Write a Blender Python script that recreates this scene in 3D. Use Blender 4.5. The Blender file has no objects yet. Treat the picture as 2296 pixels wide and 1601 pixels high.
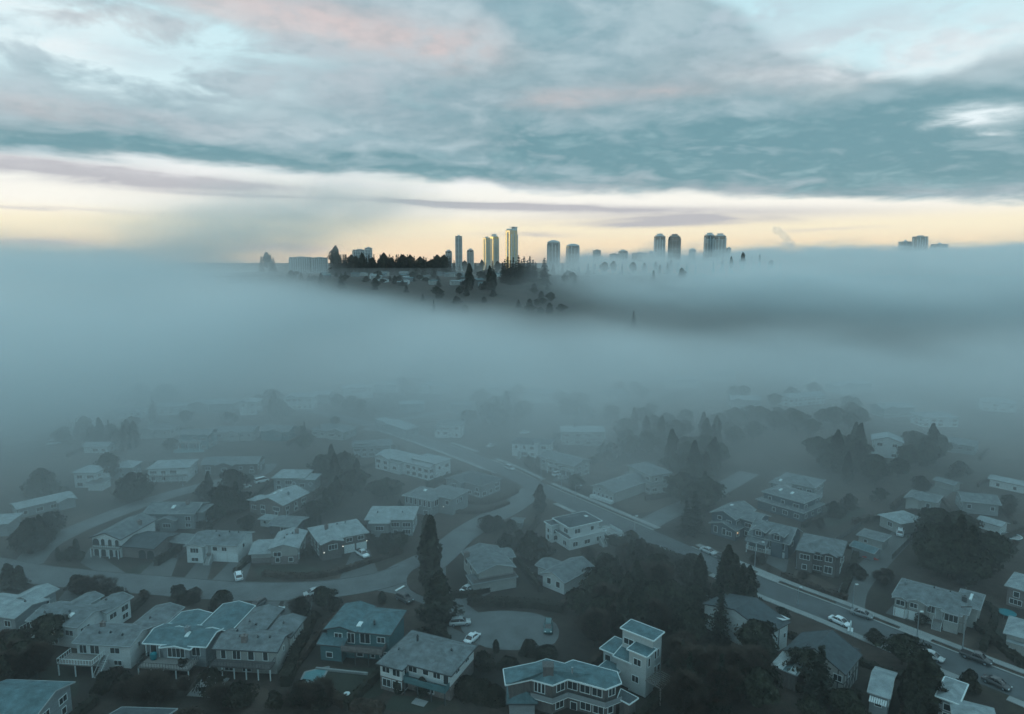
import bpy, bmesh, math, random, os
from mathutils import Vector, Matrix, noise
R = math.radians
sc = bpy.context.scene
COL = sc.collection
# ------------------------------------------------------------------ camera
CAMZ = 78.0            # height of the drone above the valley floor, m
F = 1531.0             # focal length for a picture 2296 wide
PITCH = R(7.9)
cam = bpy.data.cameras.new('camera')
camo = bpy.data.objects.new('camera', cam)
COL.objects.link(camo)
cam.sensor_width = 36.0
cam.lens = 36.0 * F / 2296.0
cam.clip_end = 60000
camo.location = (0, 0, CAMZ)
camo.rotation_euler = (math.pi / 2 - PITCH, 0, 0)
sc.camera = camo
sc.view_settings.view_transform = 'Standard'
sc.view_settings.look = 'None'
sc.view_settings.exposure = 0.0
sc.view_settings.gamma = 1.0
sc.cycles.use_denoising = True
sc.cycles.use_adaptive_sampling = True
sc.cycles.adaptive_threshold = 0.03
sc.cycles.max_bounces = 8
sc.cycles.diffuse_bounces = 2
sc.cycles.glossy_bounces = 2
sc.cycles.volume_bounces = 4
sc.cycles.transparent_max_bounces = 16
sc.cycles.volume_step_rate = 3.0
sc.cycles.volume_max_steps = 256
sc.cycles.sample_clamp_indirect = 4.0

def ray(u, v):
    """direction of a point of the picture (2296 x 1601)"""
    x = (u - 1148.0) / F; y = (800.5 - v) / F
    return Vector((x, math.cos(PITCH) + y * math.sin(PITCH), -math.sin(PITCH) + y * math.cos(PITCH)))
def G(u, v, z=0.0):
    d = ray(u, v); t = (z - CAMZ) / d.z
    return Vector((d.x * t, d.y * t, z))
def AT(u, v, Y):
    d = ray(u, v); t = Y / d.y
    return Vector((d.x * t, Y, CAMZ + d.z * t))
def AE(u, v):
    d = ray(u, v)
    return math.degrees(math.atan2(d.x, d.y)), math.degrees(math.atan2(d.z, math.hypot(d.x, d.y)))
def LIN(r, g, b):
    f = lambda c: (c / 255 / 12.92) if c <= 10 else ((c / 255 + .055) / 1.055) ** 2.4
    return (f(r), f(g), f(b), 1.0)

# ------------------------------------------------------------------ node expressions
class NX:
    """scalar socket with arithmetic, builds Math nodes"""
    nt = None
    def __init__(s, k): s.k = k
    @staticmethod
    def op(name, *a, clamp=False):
        n = NX.nt.nodes.new('ShaderNodeMath'); n.operation = name; n.use_clamp = clamp
        for i, q in enumerate(a):
            if isinstance(q, NX): NX.nt.links.new(q.k, n.inputs[i])
            else: n.inputs[i].default_value = float(q)
        return NX(n.outputs[0])
    def __add__(s, o): return NX.op('ADD', s, o)
    __radd__ = __add__
    def __sub__(s, o): return NX.op('SUBTRACT', s, o)
    def __rsub__(s, o): return NX.op('SUBTRACT', o, s)
    def __mul__(s, o): return NX.op('MULTIPLY', s, o)
    __rmul__ = __mul__
    def __truediv__(s, o): return NX.op('DIVIDE', s, o)
    def __rtruediv__(s, o): return NX.op('DIVIDE', o, s)
def mx(a, b): return NX.op('MAXIMUM', a, b)
def mn(a, b): return NX.op('MINIMUM', a, b)
def sstep(x, a, b, ta=0.0, tb=1.0, kind='SMOOTHSTEP'):
    n = NX.nt.nodes.new('ShaderNodeMapRange'); n.interpolation_type = kind
    for i, q in enumerate((x, a, b, ta, tb)):
        if isinstance(q, NX): NX.nt.links.new(q.k, n.inputs[i])
        else: n.inputs[i].default_value = float(q)
    return NX(n.outputs[0])
def vec(x, y, z):
    n = NX.nt.nodes.new('ShaderNodeCombineXYZ')
    for i, q in enumerate((x, y, z)):
        if isinstance(q, NX): NX.nt.links.new(q.k, n.inputs[i])
        else: n.inputs[i].default_value = float(q)
    return NX(n.outputs[0])
def fbm(v, scale, detail=4, rough=.55, dist=0.0):
    n = NX.nt.nodes.new('ShaderNodeTexNoise')
    NX.nt.links.new(v.k, n.inputs['Vector'])
    n.inputs['Scale'].default_value = scale; n.inputs['Detail'].default_value = detail
    n.inputs['Roughness'].default_value = rough; n.inputs['Distortion'].default_value = dist
    return NX(n.outputs[0])
def mixc(f, a, b):
    n = NX.nt.nodes.new('ShaderNodeMix'); n.data_type = 'RGBA'; n.clamp_factor = True
    for i, q in ((0, f), (6, a), (7, b)):
        if isinstance(q, NX): NX.nt.links.new(q.k, n.inputs[i])
        elif i == 0: n.inputs[0].default_value = float(q)
        else: n.inputs[i].default_value = q
    return NX(n.outputs[2])
def ramp(x, pts, x0, x1, color=False):
    """piecewise linear function given as (x, value) pairs"""
    n = NX.nt.nodes.new('ShaderNodeValToRGB'); cr = n.color_ramp
    cr.interpolation = 'LINEAR' if not color else 'EASE'
    while len(cr.elements) < len(pts): cr.elements.new(0.5)
    for e, (px, val) in zip(cr.elements, pts):
        e.position = (px - x0) / (x1 - x0)
    for e, (px, val) in zip(cr.elements, pts):
        e.color = val if color else (val, val, val, 1)
    t = sstep(x, x0, x1, 0, 1, 'LINEAR')
    NX.nt.links.new(t.k, n.inputs[0])
    return NX(n.outputs[0])
def split(k):
    n = NX.nt.nodes.new('ShaderNodeSeparateXYZ'); NX.nt.links.new(k, n.inputs[0])
    return NX(n.outputs[0]), NX(n.outputs[1]), NX(n.outputs[2])

# ------------------------------------------------------------------ world: broken evening cloud over a pale horizon
SUN_AZ, SUN_EL = -91.0, 3.0        # degrees, azimuth from +Y towards +X
world = bpy.data.worlds.new('World'); sc.world = world; world.use_nodes = True
NX.nt = wt = world.node_tree
wt.nodes.clear()
wout = wt.nodes.new('ShaderNodeOutputWorld'); bgn = wt.nodes.new('ShaderNodeBackground')
wt.links.new(bgn.outputs[0], wout.inputs[0])
tc = wt.nodes.new('ShaderNodeTexCoord')
dx, dy, dz = split(tc.outputs['Generated'])
az = NX.op('ARCTAN2', dx, dy) * (180 / math.pi)
el = NX.op('ARCSINE', dz) * (180 / math.pi)
inv = 1.0 / (mx(dz, 0.0) + 0.19)
plane = vec(dx * inv, dy * inv, 0.0)                      # cloud sheet seen in perspective
n1 = fbm(plane, 1.6, 5, .56, .3)
n2 = fbm(plane, 4.2, 6, .56, .4)
n3 = fbm(vec(dx * inv + 7.0, dy * inv * 2.0, 3.0), 1.7, 5, .5)
stretched = vec(az * 0.05, el * 0.28, 1.0)
n4 = fbm(stretched, 1.6, 6, .55, .6)
nn = n1 - 0.5
saz = az + (n2 - 0.5) * 9.0 + nn * 8.0
sel = el + (n4 - 0.5) * 1.6 + nn * 3.0
def blob(u, v, su, sv, tilt=0.0, warp=True):
    """soft elliptical patch given by its centre and half sizes in the picture"""
    a0, e0 = AE(u, v); ka = 0.0325; sa, se = su * ka, sv * ka
    X = (saz if warp else az + (n4 - .5) * 10.0) - a0; Y = (sel if warp else el + (n4 - .5) * .9) - e0
    c, s = math.cos(R(tilt)), math.sin(R(tilt))
    P = (X * c + Y * s) / sa; Q = (Y * c - X * s) / se
    return NX.op('EXPONENT', (P * P + Q * Q) * -1.0)
def blobs(*L, warp=True):
    t = None
    for b in L:
        q = blob(*b[:5], warp=warp) * b[5]
        t = q if t is None else t + q
    return t
# clear sky behind: warm at the horizon, white then pale cyan above
base = ramp(el, [(-8, LIN(225, 205, 190)), (0, LIN(250, 220, 188)), (1.2, LIN(254, 232, 198)), (2.8, LIN(255, 243, 214)),
                 (4.4, LIN(254, 251, 242)), (9, LIN(232, 244, 248)), (15, LIN(205, 236, 243)), (24, LIN(178, 222, 235)), (60, LIN(140, 190, 205))], -10, 90, True)
L_edge = [AE(u, v) for u, v in ((-700, 350), (0, 352), (250, 372), (500, 392), (800, 402), (1100, 412), (1148, 436), (1400, 442), (1700, 448), (2000, 458), (2296, 466), (3000, 476))]
U_edge = [AE(u, v) for u, v in ((-700, -400), (1300, -400), (1440, -80), (1560, -10), (1700, 70), (1850, 120), (1960, 160), (2060, 190), (2140, 160), (2220, 118), (2296, 105), (2700, 60))]
Lf = ramp(az, [(a, e / 30 + .5) for a, e in L_edge], -60, 60) * 30 - 15
Uf = ramp(az, [(a, min(1, e / 60 + .2)) for a, e in U_edge], -60, 60) * 60 - 12
wlow = el + (n4 - .5) * 1.9 + (n2 - .5) * 0.9
body = sstep(wlow, Lf - 0.15, Lf + 0.75) * sstep(el + nn * 4.5 + (n2 - .5) * 2.0, Uf + 0.9, Uf - 0.7)
dark = blobs((1750, 340, 620, 95, -2, 1.0), (1300, 330, 320, 80, -8, .75), (2150, 300, 420, 110, 0, .75), (450, 348, 480, 26, -3, 1.5), (120, 318, 300, 22, -2, .8),
             (1150, 150, 180, 90, 0, .35), (1500, 120, 230, 120, 0, .55), (700, 260, 220, 50, 0, .3), (180, 190, 240, 26, -6, .35),
             (950, 375, 280, 20, -3, .9), (60, 250, 200, 22, -3, .45), (1900, 230, 260, 60, 0, .5))
lilac = blobs((1450, 210, 350, 45, 4, .7), (750, 190, 260, 60, 0, .55), (200, 260, 330, 34, -2, .6), (1600, 425, 800, 22, -2, .8), (650, 60, 260, 60, 0, .4), (1150, 320, 240, 30, -8, .35))
pink = blobs((820, 70, 300, 52, -8, .9), (560, 20, 230, 40, 0, .7), (1040, 90, 90, 48, 0, .8), (1280, 222, 120, 22, 0, .55), (1480, 212, 110, 22, 0, .75), (60, 240, 120, 30, 0, .4), (120, 30, 220, 34, 0, .8), (1750, 150, 260, 40, -8, .25))
gap = blobs((200, 110, 330, 60, -4, .85), (480, 75, 260, 40, -6, .65), (480, 165, 190, 26, -8, .55), (0, 60, 260, 90, 0, .8), (300, 40, 300, 60, 0, .5), (2180, 275, 75, 16, -2, .9), (2205, 306, 34, 7, 0, .7), (380, 215, 260, 22, -5, .35))
cov = body * mx(1.0 - gap * sstep(n2, .34, .62) * 1.25, 0.0)
cl = mixc(sstep(n1 * .45 + n2 * .55, .40, .60), LIN(186, 206, 214), LIN(140, 172, 184))
cl = mixc(mn(lilac, 1.0), cl, LIN(180, 184, 192))
cl = mixc(mn(dark * sstep(n3 * .5 + n2 * .5, .36, .60, .45, 1.1), .96), cl, LIN(98, 146, 158))
cl = mixc(sstep(n2 + (n1 - .5) * .4, .52, .75, 0, .28), cl, LIN(168, 205, 212))
cl = mixc(mn(pink, 1.0) * sstep(n2 + (n1 - .5) * .6, .3, .62, .25, .85), cl, LIN(222, 202, 200))
n5 = fbm(plane, 11.0, 4, .58)
cl = mixc(sstep(n5, .3, .55, .22, 0), cl, LIN(112, 150, 162))
cl = mixc(sstep(n5 + (n2 - .5), .5, .8, 0, .14), cl, LIN(196, 212, 218))
sky = mixc(cov * 0.96, base, cl)
# thin streaks over the bright horizon strip, a low cumulus line at left
thin = blobs((1640, 45, 240, 40, 8, .8), (1880, 75, 260, 34, 6, .8), (1980, 135, 180, 24, 4, .8), (2200, 60, 180, 26, 0, .6), (330, 120, 200, 18, -4, .5))
sky = mixc(mn(thin * sstep(n2 * .6 + n5 * .4, .40, .58), .8), sky, LIN(186, 204, 214))
streak = blobs((1280, 466, 380, 11, -2, .95), (1580, 486, 330, 15, 0, 1.0), (1050, 453, 200, 4, -2, .6), (230, 394, 340, 20, -3, 1.2), (90, 366, 260, 12, -2, .9), (520, 412, 160, 8, -3, .6), (650, 443, 260, 4, -1, .5), (100, 470, 160, 4, -1, .5),
               (1200, 525, 120, 6, 0, .5), (1060, 455, 220, 5, -1, .6), (1450, 502, 200, 6, 0, .5), (1850, 515, 100, 4, 0, .3), warp=False)
lowcl = blobs((70, 545, 130, 10, 0, .8), (590, 555, 80, 10, 0, .7), (700, 562, 60, 9, 0, .6), (1370, 575, 120, 8, 0, .45), warp=False)
sky = mixc(mn(streak * sstep(n4, .3, .6, .5, 1.15), .92), sky, LIN(184, 184, 192))
sky = mixc(mn(lowcl, .8), sky, LIN(216, 200, 196))
# bright highlights where the cloud thins
sky = mixc(mn(blobs((40, 20, 260, 30, 0, .6), (90, 100, 200, 30, 0, .6), (2100, 110, 330, 60, 0, .5), (700, 405, 700, 16, -2, .6)) * sstep(n2, .3, .6), .8), sky, LIN(250, 250, 250))
# broad cool overcast above and behind the picture
over = sstep(el, 21, 34)
back = sstep(NX.op('ABSOLUTE', az), 50, 75)
zen = mixc(sstep(n1, .35, .65), LIN(200, 234, 242), LIN(153, 199, 212))
hz = mixc(sstep(el, 4, 9), base, zen)
sky = mixc(back, sky, hz)
sky = mixc(over, sky, zen)
# the lit gap where the low sun stands, outside the picture on the left
A = (az - SUN_AZ) / 16.0; E = (el - SUN_EL - 1.0) / 3.0
gl = NX.op('EXPONENT', (A * A + E * E) * -1.0)
nish = wt.nodes.new('ShaderNodeTexSky'); nish.sky_type = 'NISHITA'; nish.sun_disc = False
nish.sun_elevation = R(SUN_EL); nish.sun_rotation = R(SUN_AZ); nish.altitude = 100
def vmath(op, a, b):
    n = NX.nt.nodes.new('ShaderNodeVectorMath'); n.operation = op
    for i, q in enumerate((a, b)):
        if isinstance(q, NX): NX.nt.links.new(q.k, n.inputs[i])
        else: n.inputs[i].default_value = q
    return NX(n.outputs[0])
wt.links.new
sky = vmath('ADD', sky, vmath('MULTIPLY', NX(nish.outputs[0]), (.01, .01, .012)))
gv = vmath('MULTIPLY', vec(gl, gl, gl), (1.5, .92, .33))
sky = vmath('ADD', sky, gv)
wt.links.new(sky.k, bgn.inputs[0]); bgn.inputs[1].default_value = 1.0
world.cycles.sampling_method = 'MANUAL'; world.cycles.sample_map_resolution = 512

# sun, low behind broken cloud
sl = bpy.data.lights.new('sun', 'SUN'); so = bpy.data.objects.new('sun', sl); COL.objects.link(so)
sl.energy = 0.3; sl.angle = R(3); sl.color = (1, .72, .42)
sd = Vector((math.sin(R(SUN_AZ)) * math.cos(R(SUN_EL)), math.cos(R(SUN_AZ)) * math.cos(R(SUN_EL)), math.sin(R(SUN_EL))))
so.rotation_euler = sd.to_track_quat('Z', 'Y').to_euler()
# ------------------------------------------------------------------ fog lying in the valley
def sm(a, b, x):
    t = min(1, max(0, (x - a) / (b - a))); return t * t * (3 - 2 * t)
def TZ(x, y):
    """terrain height: flat valley floor, slope and ridge behind"""
    return 56.0 * sm(560, 1120, y + 0.05 * x) + 3.0 * sm(900, 1500, y) * noise.noise(Vector((x / 300, y / 300, 0)))
FOGMUL = 1.0
def make_fog():
    g = bpy.data.node_groups.new('fog', 'GeometryNodeTree')
    g.interface.new_socket('Geometry', in_out='OUTPUT', socket_type='NodeSocketGeometry')
    NX.nt = g
    N = g.nodes; L = g.links
    out = N.new('NodeGroupOutput'); vc = N.new('GeometryNodeVolumeCube')
    x0, x1, y0, y1, z0, z1 = -1700, 1900, -150, 2350, -2, 222
    vc.inputs['Min'].default_value = (x0, y0, z0); vc.inputs['Max'].default_value = (x1, y1, z1)
    vc.inputs['Resolution X'].default_value = 180; vc.inputs['Resolution Y'].default_value = 170; vc.inputs['Resolution Z'].default_value = 75
    pos = N.new('GeometryNodeInputPosition')
    x, y, z = split(pos.outputs[0])
    P = NX(pos.outputs[0])
    nA = fbm(vec(x * .0046 + y * .0006, y * .0014, z * .010), 1.0, 4, .55)      # broad swells
    nB = fbm(vec(x * .012, y * .0045, z * .028), 1.0, 4, .6)         # wisps
    wn = (nA - .5) * 260.0 + (nB - .5) * 90.0
    wz = (nA - .5) * 85.0 + (nB - .5) * 80.0
    def bank(lo, hi, soft, dens):                                   # a layer with a soft top at height hi
        return sstep(z - wz, hi + soft, hi - soft, 0, 1) * dens
    # 1 mist over the near houses
    near = sstep(z - wz * .5 + sstep(y, 330, 640, 0, 44), 60, 12, 0, 1) * sstep(y, 88, 400, .0012, .0145, 'LINEAR') * sstep(y + wn, 740, 540) * sstep(nA + (nB - .5) * .6, .32, .68, .66, 1.5)
    # 2 valley bank beyond the houses: its top falls from left to right
    hA = sstep(x, -370, 110, 86, -8, 'LINEAR')
    mA = sstep(y + wn, 430, 560) * sstep(y + wn, 900, 680)
    tA = sstep(z - wz * .45, hA + 24, hA - 22, 0, 1)
    A = tA * tA * mA * .015
    # 3 bank reaching forward on the left edge of the picture
    mL = sstep(x + (y - 240) * .05 + wn * .35, -95, -200) * sstep(y, 150, 320) * sstep(y + wn * .5, 640, 430)
    Lb = sstep(z - wz, 88, 20, 0, 1) * mL * .027
    # 4 bank over the right half of the ridge, rising to the right
    hB = sstep(x, 60, 1100, 62, 90, 'LINEAR') + sstep(y, 1100, 2000, 0, 8)
    mB = sstep(y + wn * .22 + x * .2 + mx(x - 260.0, 0.0) * .5, 750, 880) * sstep(x + wn * .6 - (y - 900) * .10, 0, 215)
    tB = sstep(z - wz * 1.5, hB + 50, hB - 26, 0, 1)
    B = tB * tB * tB * mB * sstep(x, 60, 320, .012, .019) * sstep(nB, .3, .7, .7, 1.3)
    # 5 the bank at far left standing above the horizon, and the plume lifting off it
    mC = sstep(x + wn * .4 + (y - 900) * .15, -365, -575) * sstep(y + wn * .5, 560, 800) * sstep(y, 1800, 1400)
    tC = sstep(z - wz * 1.3 - sstep(x, -350, -1100, -8, 18), 165, 22, 0, 1)
    C = tC * tC * tC * mC * .011 * sstep(nB, .35, .65, .3, 1.7)
    px = x - (z - 103) * 2.27 + 450
    D = NX.op('EXPONENT', (px / 165 * (px / 165)) * -1.0) * sstep(z - wz * .5, 58, 104) * sstep(z - wz * .5, 214, 140) * sstep(y + wn, 800, 950) * sstep(y + wn, 1350, 1150) * .0054
    T_ = sstep(y + x * .05, 560, 1120, 0, 56)
    E = sstep(z - T_, 34, 2) * sstep(y, 560, 680) * sstep(y, 1500, 1250) * sstep(x, 20, 230, .0013, .0090)
    tot = E + mx(mx(near, A), mx(mx(Lb, B), C)) + D * sstep(nB, .3, .65, .4, 1.2)
    tot = mx(tot - .00006, 0.0)
    L.new((tot * FOGMUL).k, vc.inputs['Density'])
    s_ = N.new('GeometryNodeSetMaterial'); L.new(vc.outputs[0], s_.inputs[0]); L.new(s_.outputs[0], out.inputs[0])
    fm = bpy.data.materials.new('fog'); fm.use_nodes = True; n = fm.node_tree.nodes; n.clear()
    pv = n.new('ShaderNodeVolumePrincipled'); mo = n.new('ShaderNodeOutputMaterial'); fm.node_tree.links.new(pv.outputs[0], mo.inputs['Volume'])
    pv.inputs['Color'].default_value = (.90, .975, 1, 1); pv.inputs['Density'].default_value = 1.0; pv.inputs['Anisotropy'].default_value = .48
    s_.inputs['Material'].default_value = fm
    me = bpy.data.meshes.new('fog'); o = bpy.data.objects.new('fog', me); COL.objects.link(o); me.materials.append(fm)
    md = o.modifiers.new('fog', 'NODES'); md.node_group = g
    o['kind'] = 'stuff'; o['label'] = 'pale blue grey fog bank lying over the valley houses and drifting across the ridge'; o['category'] = 'fog'
make_fog()

def make_haze():
    me = bpy.data.meshes.new('haze'); x, y0, y1, z0, z1 = 2600, -420, 3600, -4, 216
    me.from_pydata([(-x, y0, z0), (x, y0, z0), (x, y1, z0), (-x, y1, z0), (-x, y0, z1), (x, y0, z1), (x, y1, z1), (-x, y1, z1)], [], [(0, 3, 2, 1), (4, 5, 6, 7), (0, 1, 5, 4), (1, 2, 6, 5), (2, 3, 7, 6), (3, 0, 4, 7)])
    m = bpy.data.materials.new('haze'); m.use_nodes = True; n = m.node_tree.nodes; n.clear()
    pv = n.new('ShaderNodeVolumePrincipled'); mo = n.new('ShaderNodeOutputMaterial'); m.node_tree.links.new(pv.outputs[0], mo.inputs['Volume'])
    pv.inputs['Color'].default_value = (.92, .97, 1, 1); pv.inputs['Density'].default_value = .00004
    me.materials.append(m); o = bpy.data.objects.new('haze', me); COL.objects.link(o); o['kind'] = 'stuff'
make_haze()

def make_smoke():
    bm = bmesh.new(); rr = random.Random(3)
    for u, v, r in ((1738, 514, 9), (1743, 518, 11), (1750, 520, 9), (1757, 528, 10), (1763, 534, 11), (1768, 541, 12), (1764, 543, 13), (1772, 546, 14)):
        p = AT(u, v, 1900); g = bmesh.ops.create_icosphere(bm, subdivisions=3, radius=r, matrix=Matrix.Translation(p))
        for q in g['verts']: q.co = p + (q.co - p) * (1 + .5 * noise.noise(q.co * .09))
    me = bpy.data.meshes.new('smoke'); bm.to_mesh(me); bm.free(); m = bpy.data.materials.new('smoke'); m.use_nodes = True; n = m.node_tree.nodes; n.clear()
    pv = n.new('ShaderNodeVolumePrincipled'); mo = n.new('ShaderNodeOutputMaterial'); m.node_tree.links.new(pv.outputs[0], mo.inputs['Volume'])
    pv.inputs['Color'].default_value = (.9, .93, .97, 1); pv.inputs['Density'].default_value = .022
    me.materials.append(m); o = bpy.data.objects.new('smoke', me); COL.objects.link(o); o['kind'] = 'stuff'
make_smoke()
# ------------------------------------------------------------------ materials
MATS = {}
def mat(name, col, rough=.85, spec=.25, metal=0, var=.18, scale=.6, bump=0, col2=None, det=4, stretch=None, emit=0):
    if name in MATS: return MATS[name]
    if not emit: col = (col[0] * .82, col[1] * .97, min(1, col[2] * 1.03))
    if col2: col2 = (col2[0] * .84, col2[1] * .97, col2[2] * 1.02)
    m = bpy.data.materials.new(name); m.use_nodes = True; nt = m.node_tree; p = nt.nodes['Principled BSDF']
    p.inputs['Roughness'].default_value = rough; p.inputs['Specular IOR Level'].default_value = spec; p.inputs['Metallic'].default_value = metal
    if var or col2:
        tcn = nt.nodes.new('ShaderNodeTexCoord'); nz = nt.nodes.new('ShaderNodeTexNoise')
        nz.inputs['Scale'].default_value = scale; nz.inputs['Detail'].default_value = det; nz.inputs['Roughness'].default_value = .6
        src = tcn.outputs['Object']
        if stretch:
            mp = nt.nodes.new('ShaderNodeMapping'); mp.inputs['Scale'].default_value = stretch
            nt.links.new(src, mp.inputs[0]); src = mp.outputs[0]
        nt.links.new(src, nz.inputs['Vector'])
        cr = nt.nodes.new('ShaderNodeValToRGB'); nt.links.new(nz.outputs[0], cr.inputs[0])
        a = tuple(c * (1 - var) for c in col); b = col2 or tuple(min(1, c * (1 + var)) for c in col)
        cr.color_ramp.elements[0].position = .32; cr.color_ramp.elements[1].position = .68
        cr.color_ramp.elements[0].color = (*a, 1); cr.color_ramp.elements[1].color = (*b, 1)
        nt.links.new(cr.outputs[0], p.inputs['Base Color'])
        if bump:
            bp = nt.nodes.new('ShaderNodeBump'); bp.inputs['Strength'].default_value = bump; bp.inputs['Distance'].default_value = .1
            nt.links.new(nz.outputs[0], bp.inputs['Height']); nt.links.new(bp.outputs[0], p.inputs['Normal'])
    else: p.inputs['Base Color'].default_value = (*col, 1)
    if emit:
        p.inputs['Emission Color'].default_value = (*col, 1); p.inputs['Emission Strength'].default_value = emit
    MATS[name] = m; return m
WHITE = mat('white painted siding', (.52, .55, .55), .7, var=.10, scale=.5, stretch=(1, 1, 3))
CREAM = mat('cream stucco', (.31, .32, .31), .9, var=.14, scale=.4)
GREYW = mat('grey siding', (.21, .235, .245), .8, var=.14, scale=.5, stretch=(1, 1, 4))
BROWN = mat('brown cedar siding', (.105, .10, .098), .85, var=.25, scale=.7, stretch=(4, 4, 1))
BRICK = mat('dull brick', (.17, .15, .145), .9, var=.25, scale=2)
TEALW = mat('teal painted siding', (.07, .15, .165), .8, var=.15, scale=.5, stretch=(1, 1, 4))
DARKW = mat('dark slate siding', (.075, .105, .125), .8, var=.2, scale=.5, stretch=(1, 1, 4))
R_GREY = mat('grey asphalt shingle', (.135, .155, .162), .9, var=.36, scale=.7, bump=.3, det=7)
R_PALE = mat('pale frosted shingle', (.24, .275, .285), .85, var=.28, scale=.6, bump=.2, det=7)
R_DARK = mat('dark shingle', (.065, .082, .09), .9, var=.25, scale=.8, bump=.3, det=7)
R_TEAL = mat('blue green shingle', (.085, .145, .16), .85, var=.34, scale=.6, bump=.3, det=7)
R_BRWN = mat('brown shingle', (.15, .14, .135), .9, var=.22, scale=.8, bump=.3, det=7)
TRIM = mat('white trim', (.60, .65, .65), .6, var=.06)
MTRIM = mat('grey trim', (.27, .295, .30), .7, var=.1)
DTRIM = mat('dark trim', (.06, .07, .075), .6, var=.1)
GLASS = mat('window glass', (.03, .04, .045), .08, spec=.9, var=0)
DOORM = mat('painted door', (.35, .37, .37), .6, var=.1)
GARM = mat('garage door paint', (.62, .66, .66), .6, var=.06)
WOOD = mat('weathered deck boards', (.20, .19, .18), .85, var=.2, scale=1.5, stretch=(8, 1, 1))
CONC = mat('concrete pavement', (.26, .27, .268), .9, var=.16, scale=.25, det=8)
KERB = mat('kerb concrete', (.32, .33, .32), .9, var=.12, scale=.4)
ASPH = mat('asphalt', (.075, .088, .094), .75, spec=.35, var=.26, scale=.22, det=9)
ASPH2 = mat('worn asphalt', (.115, .128, .132), .8, spec=.35, var=.24, scale=.2, det=9)
DRIVE = mat('driveway concrete', (.105, .112, .112), .85, var=.18, scale=.12, det=7)
LINE = mat('road paint', (.75, .77, .75), .7, var=.1)
GRASS = mat('winter lawn', (.060, .052, .042), .95, var=.3, scale=.02, det=9, col2=(.082, .074, .060))
METAL = mat('galvanised metal', (.35, .38, .4), .45, spec=.5, metal=.6, var=.1)
CORR = mat('corrugated sheet', (.60, .64, .64), .5, var=.12, scale=.5)
PAVER = mat('garden paving', (.13, .13, .125), .9, var=.2, scale=.5)
SOIL = mat('bare soil', (.075, .058, .048), .95, var=.25, scale=.3, det=7)
MOSS = mat('mossy lawn', (.035, .042, .034), .95, var=.3, scale=.2, det=7)
BARK = mat('bark', (.055, .047, .04), .95, var=.3, scale=2)
CHROM = mat('chrome', (.6, .62, .63), .2, spec=.5, metal=.9, var=0)
RUBB = mat('rubber', (.02, .02, .022), .85, var=0)
LAMPW = mat('head lamp lens', (.7, .75, .75), .15, spec=.8, var=0)
LAMPR = mat('tail lamp lens', (.25, .03, .03), .2, spec=.8, var=0)
LITW = mat('lit bulb white', (1, .97, .85), .5, var=0, emit=3)
LITO = mat('lit bulb orange', (1, .55, .25), .5, var=0, emit=4)
POOL = mat('pool cover turquoise', (.08, .22, .24), .5, spec=.4, var=.2, scale=.3)
TURQ = mat('turquoise plastic', (.0, .16, .19), .5, var=.1)
REDP = mat('red plastic', (.45, .06, .05), .5, var=.1)
LEAF = {
    'fir': mat('dark fir needles', (.012, .018, .017), .9, spec=.1, var=.45, scale=.55, det=3, col2=(.045, .056, .046)),
    'cedar': mat('cedar sprays', (.014, .018, .016), .9, spec=.1, var=.4, scale=.6, det=3, col2=(.055, .060, .047)),
    'broad': mat('evergreen leaves', (.015, .020, .016), .9, spec=.1, var=.4, scale=.6, det=3, col2=(.060, .066, .048)),
    'brown': mat('brown winter twigs', (.055, .043, .036), .95, spec=.05, var=.4, scale=.5, det=3, col2=(.085, .066, .054)),
    'hedge': mat('clipped hedge leaves', (.024, .027, .022), .9, spec=.1, var=.4, scale=.5, det=4, col2=(.048, .046, .036)),
}
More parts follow.
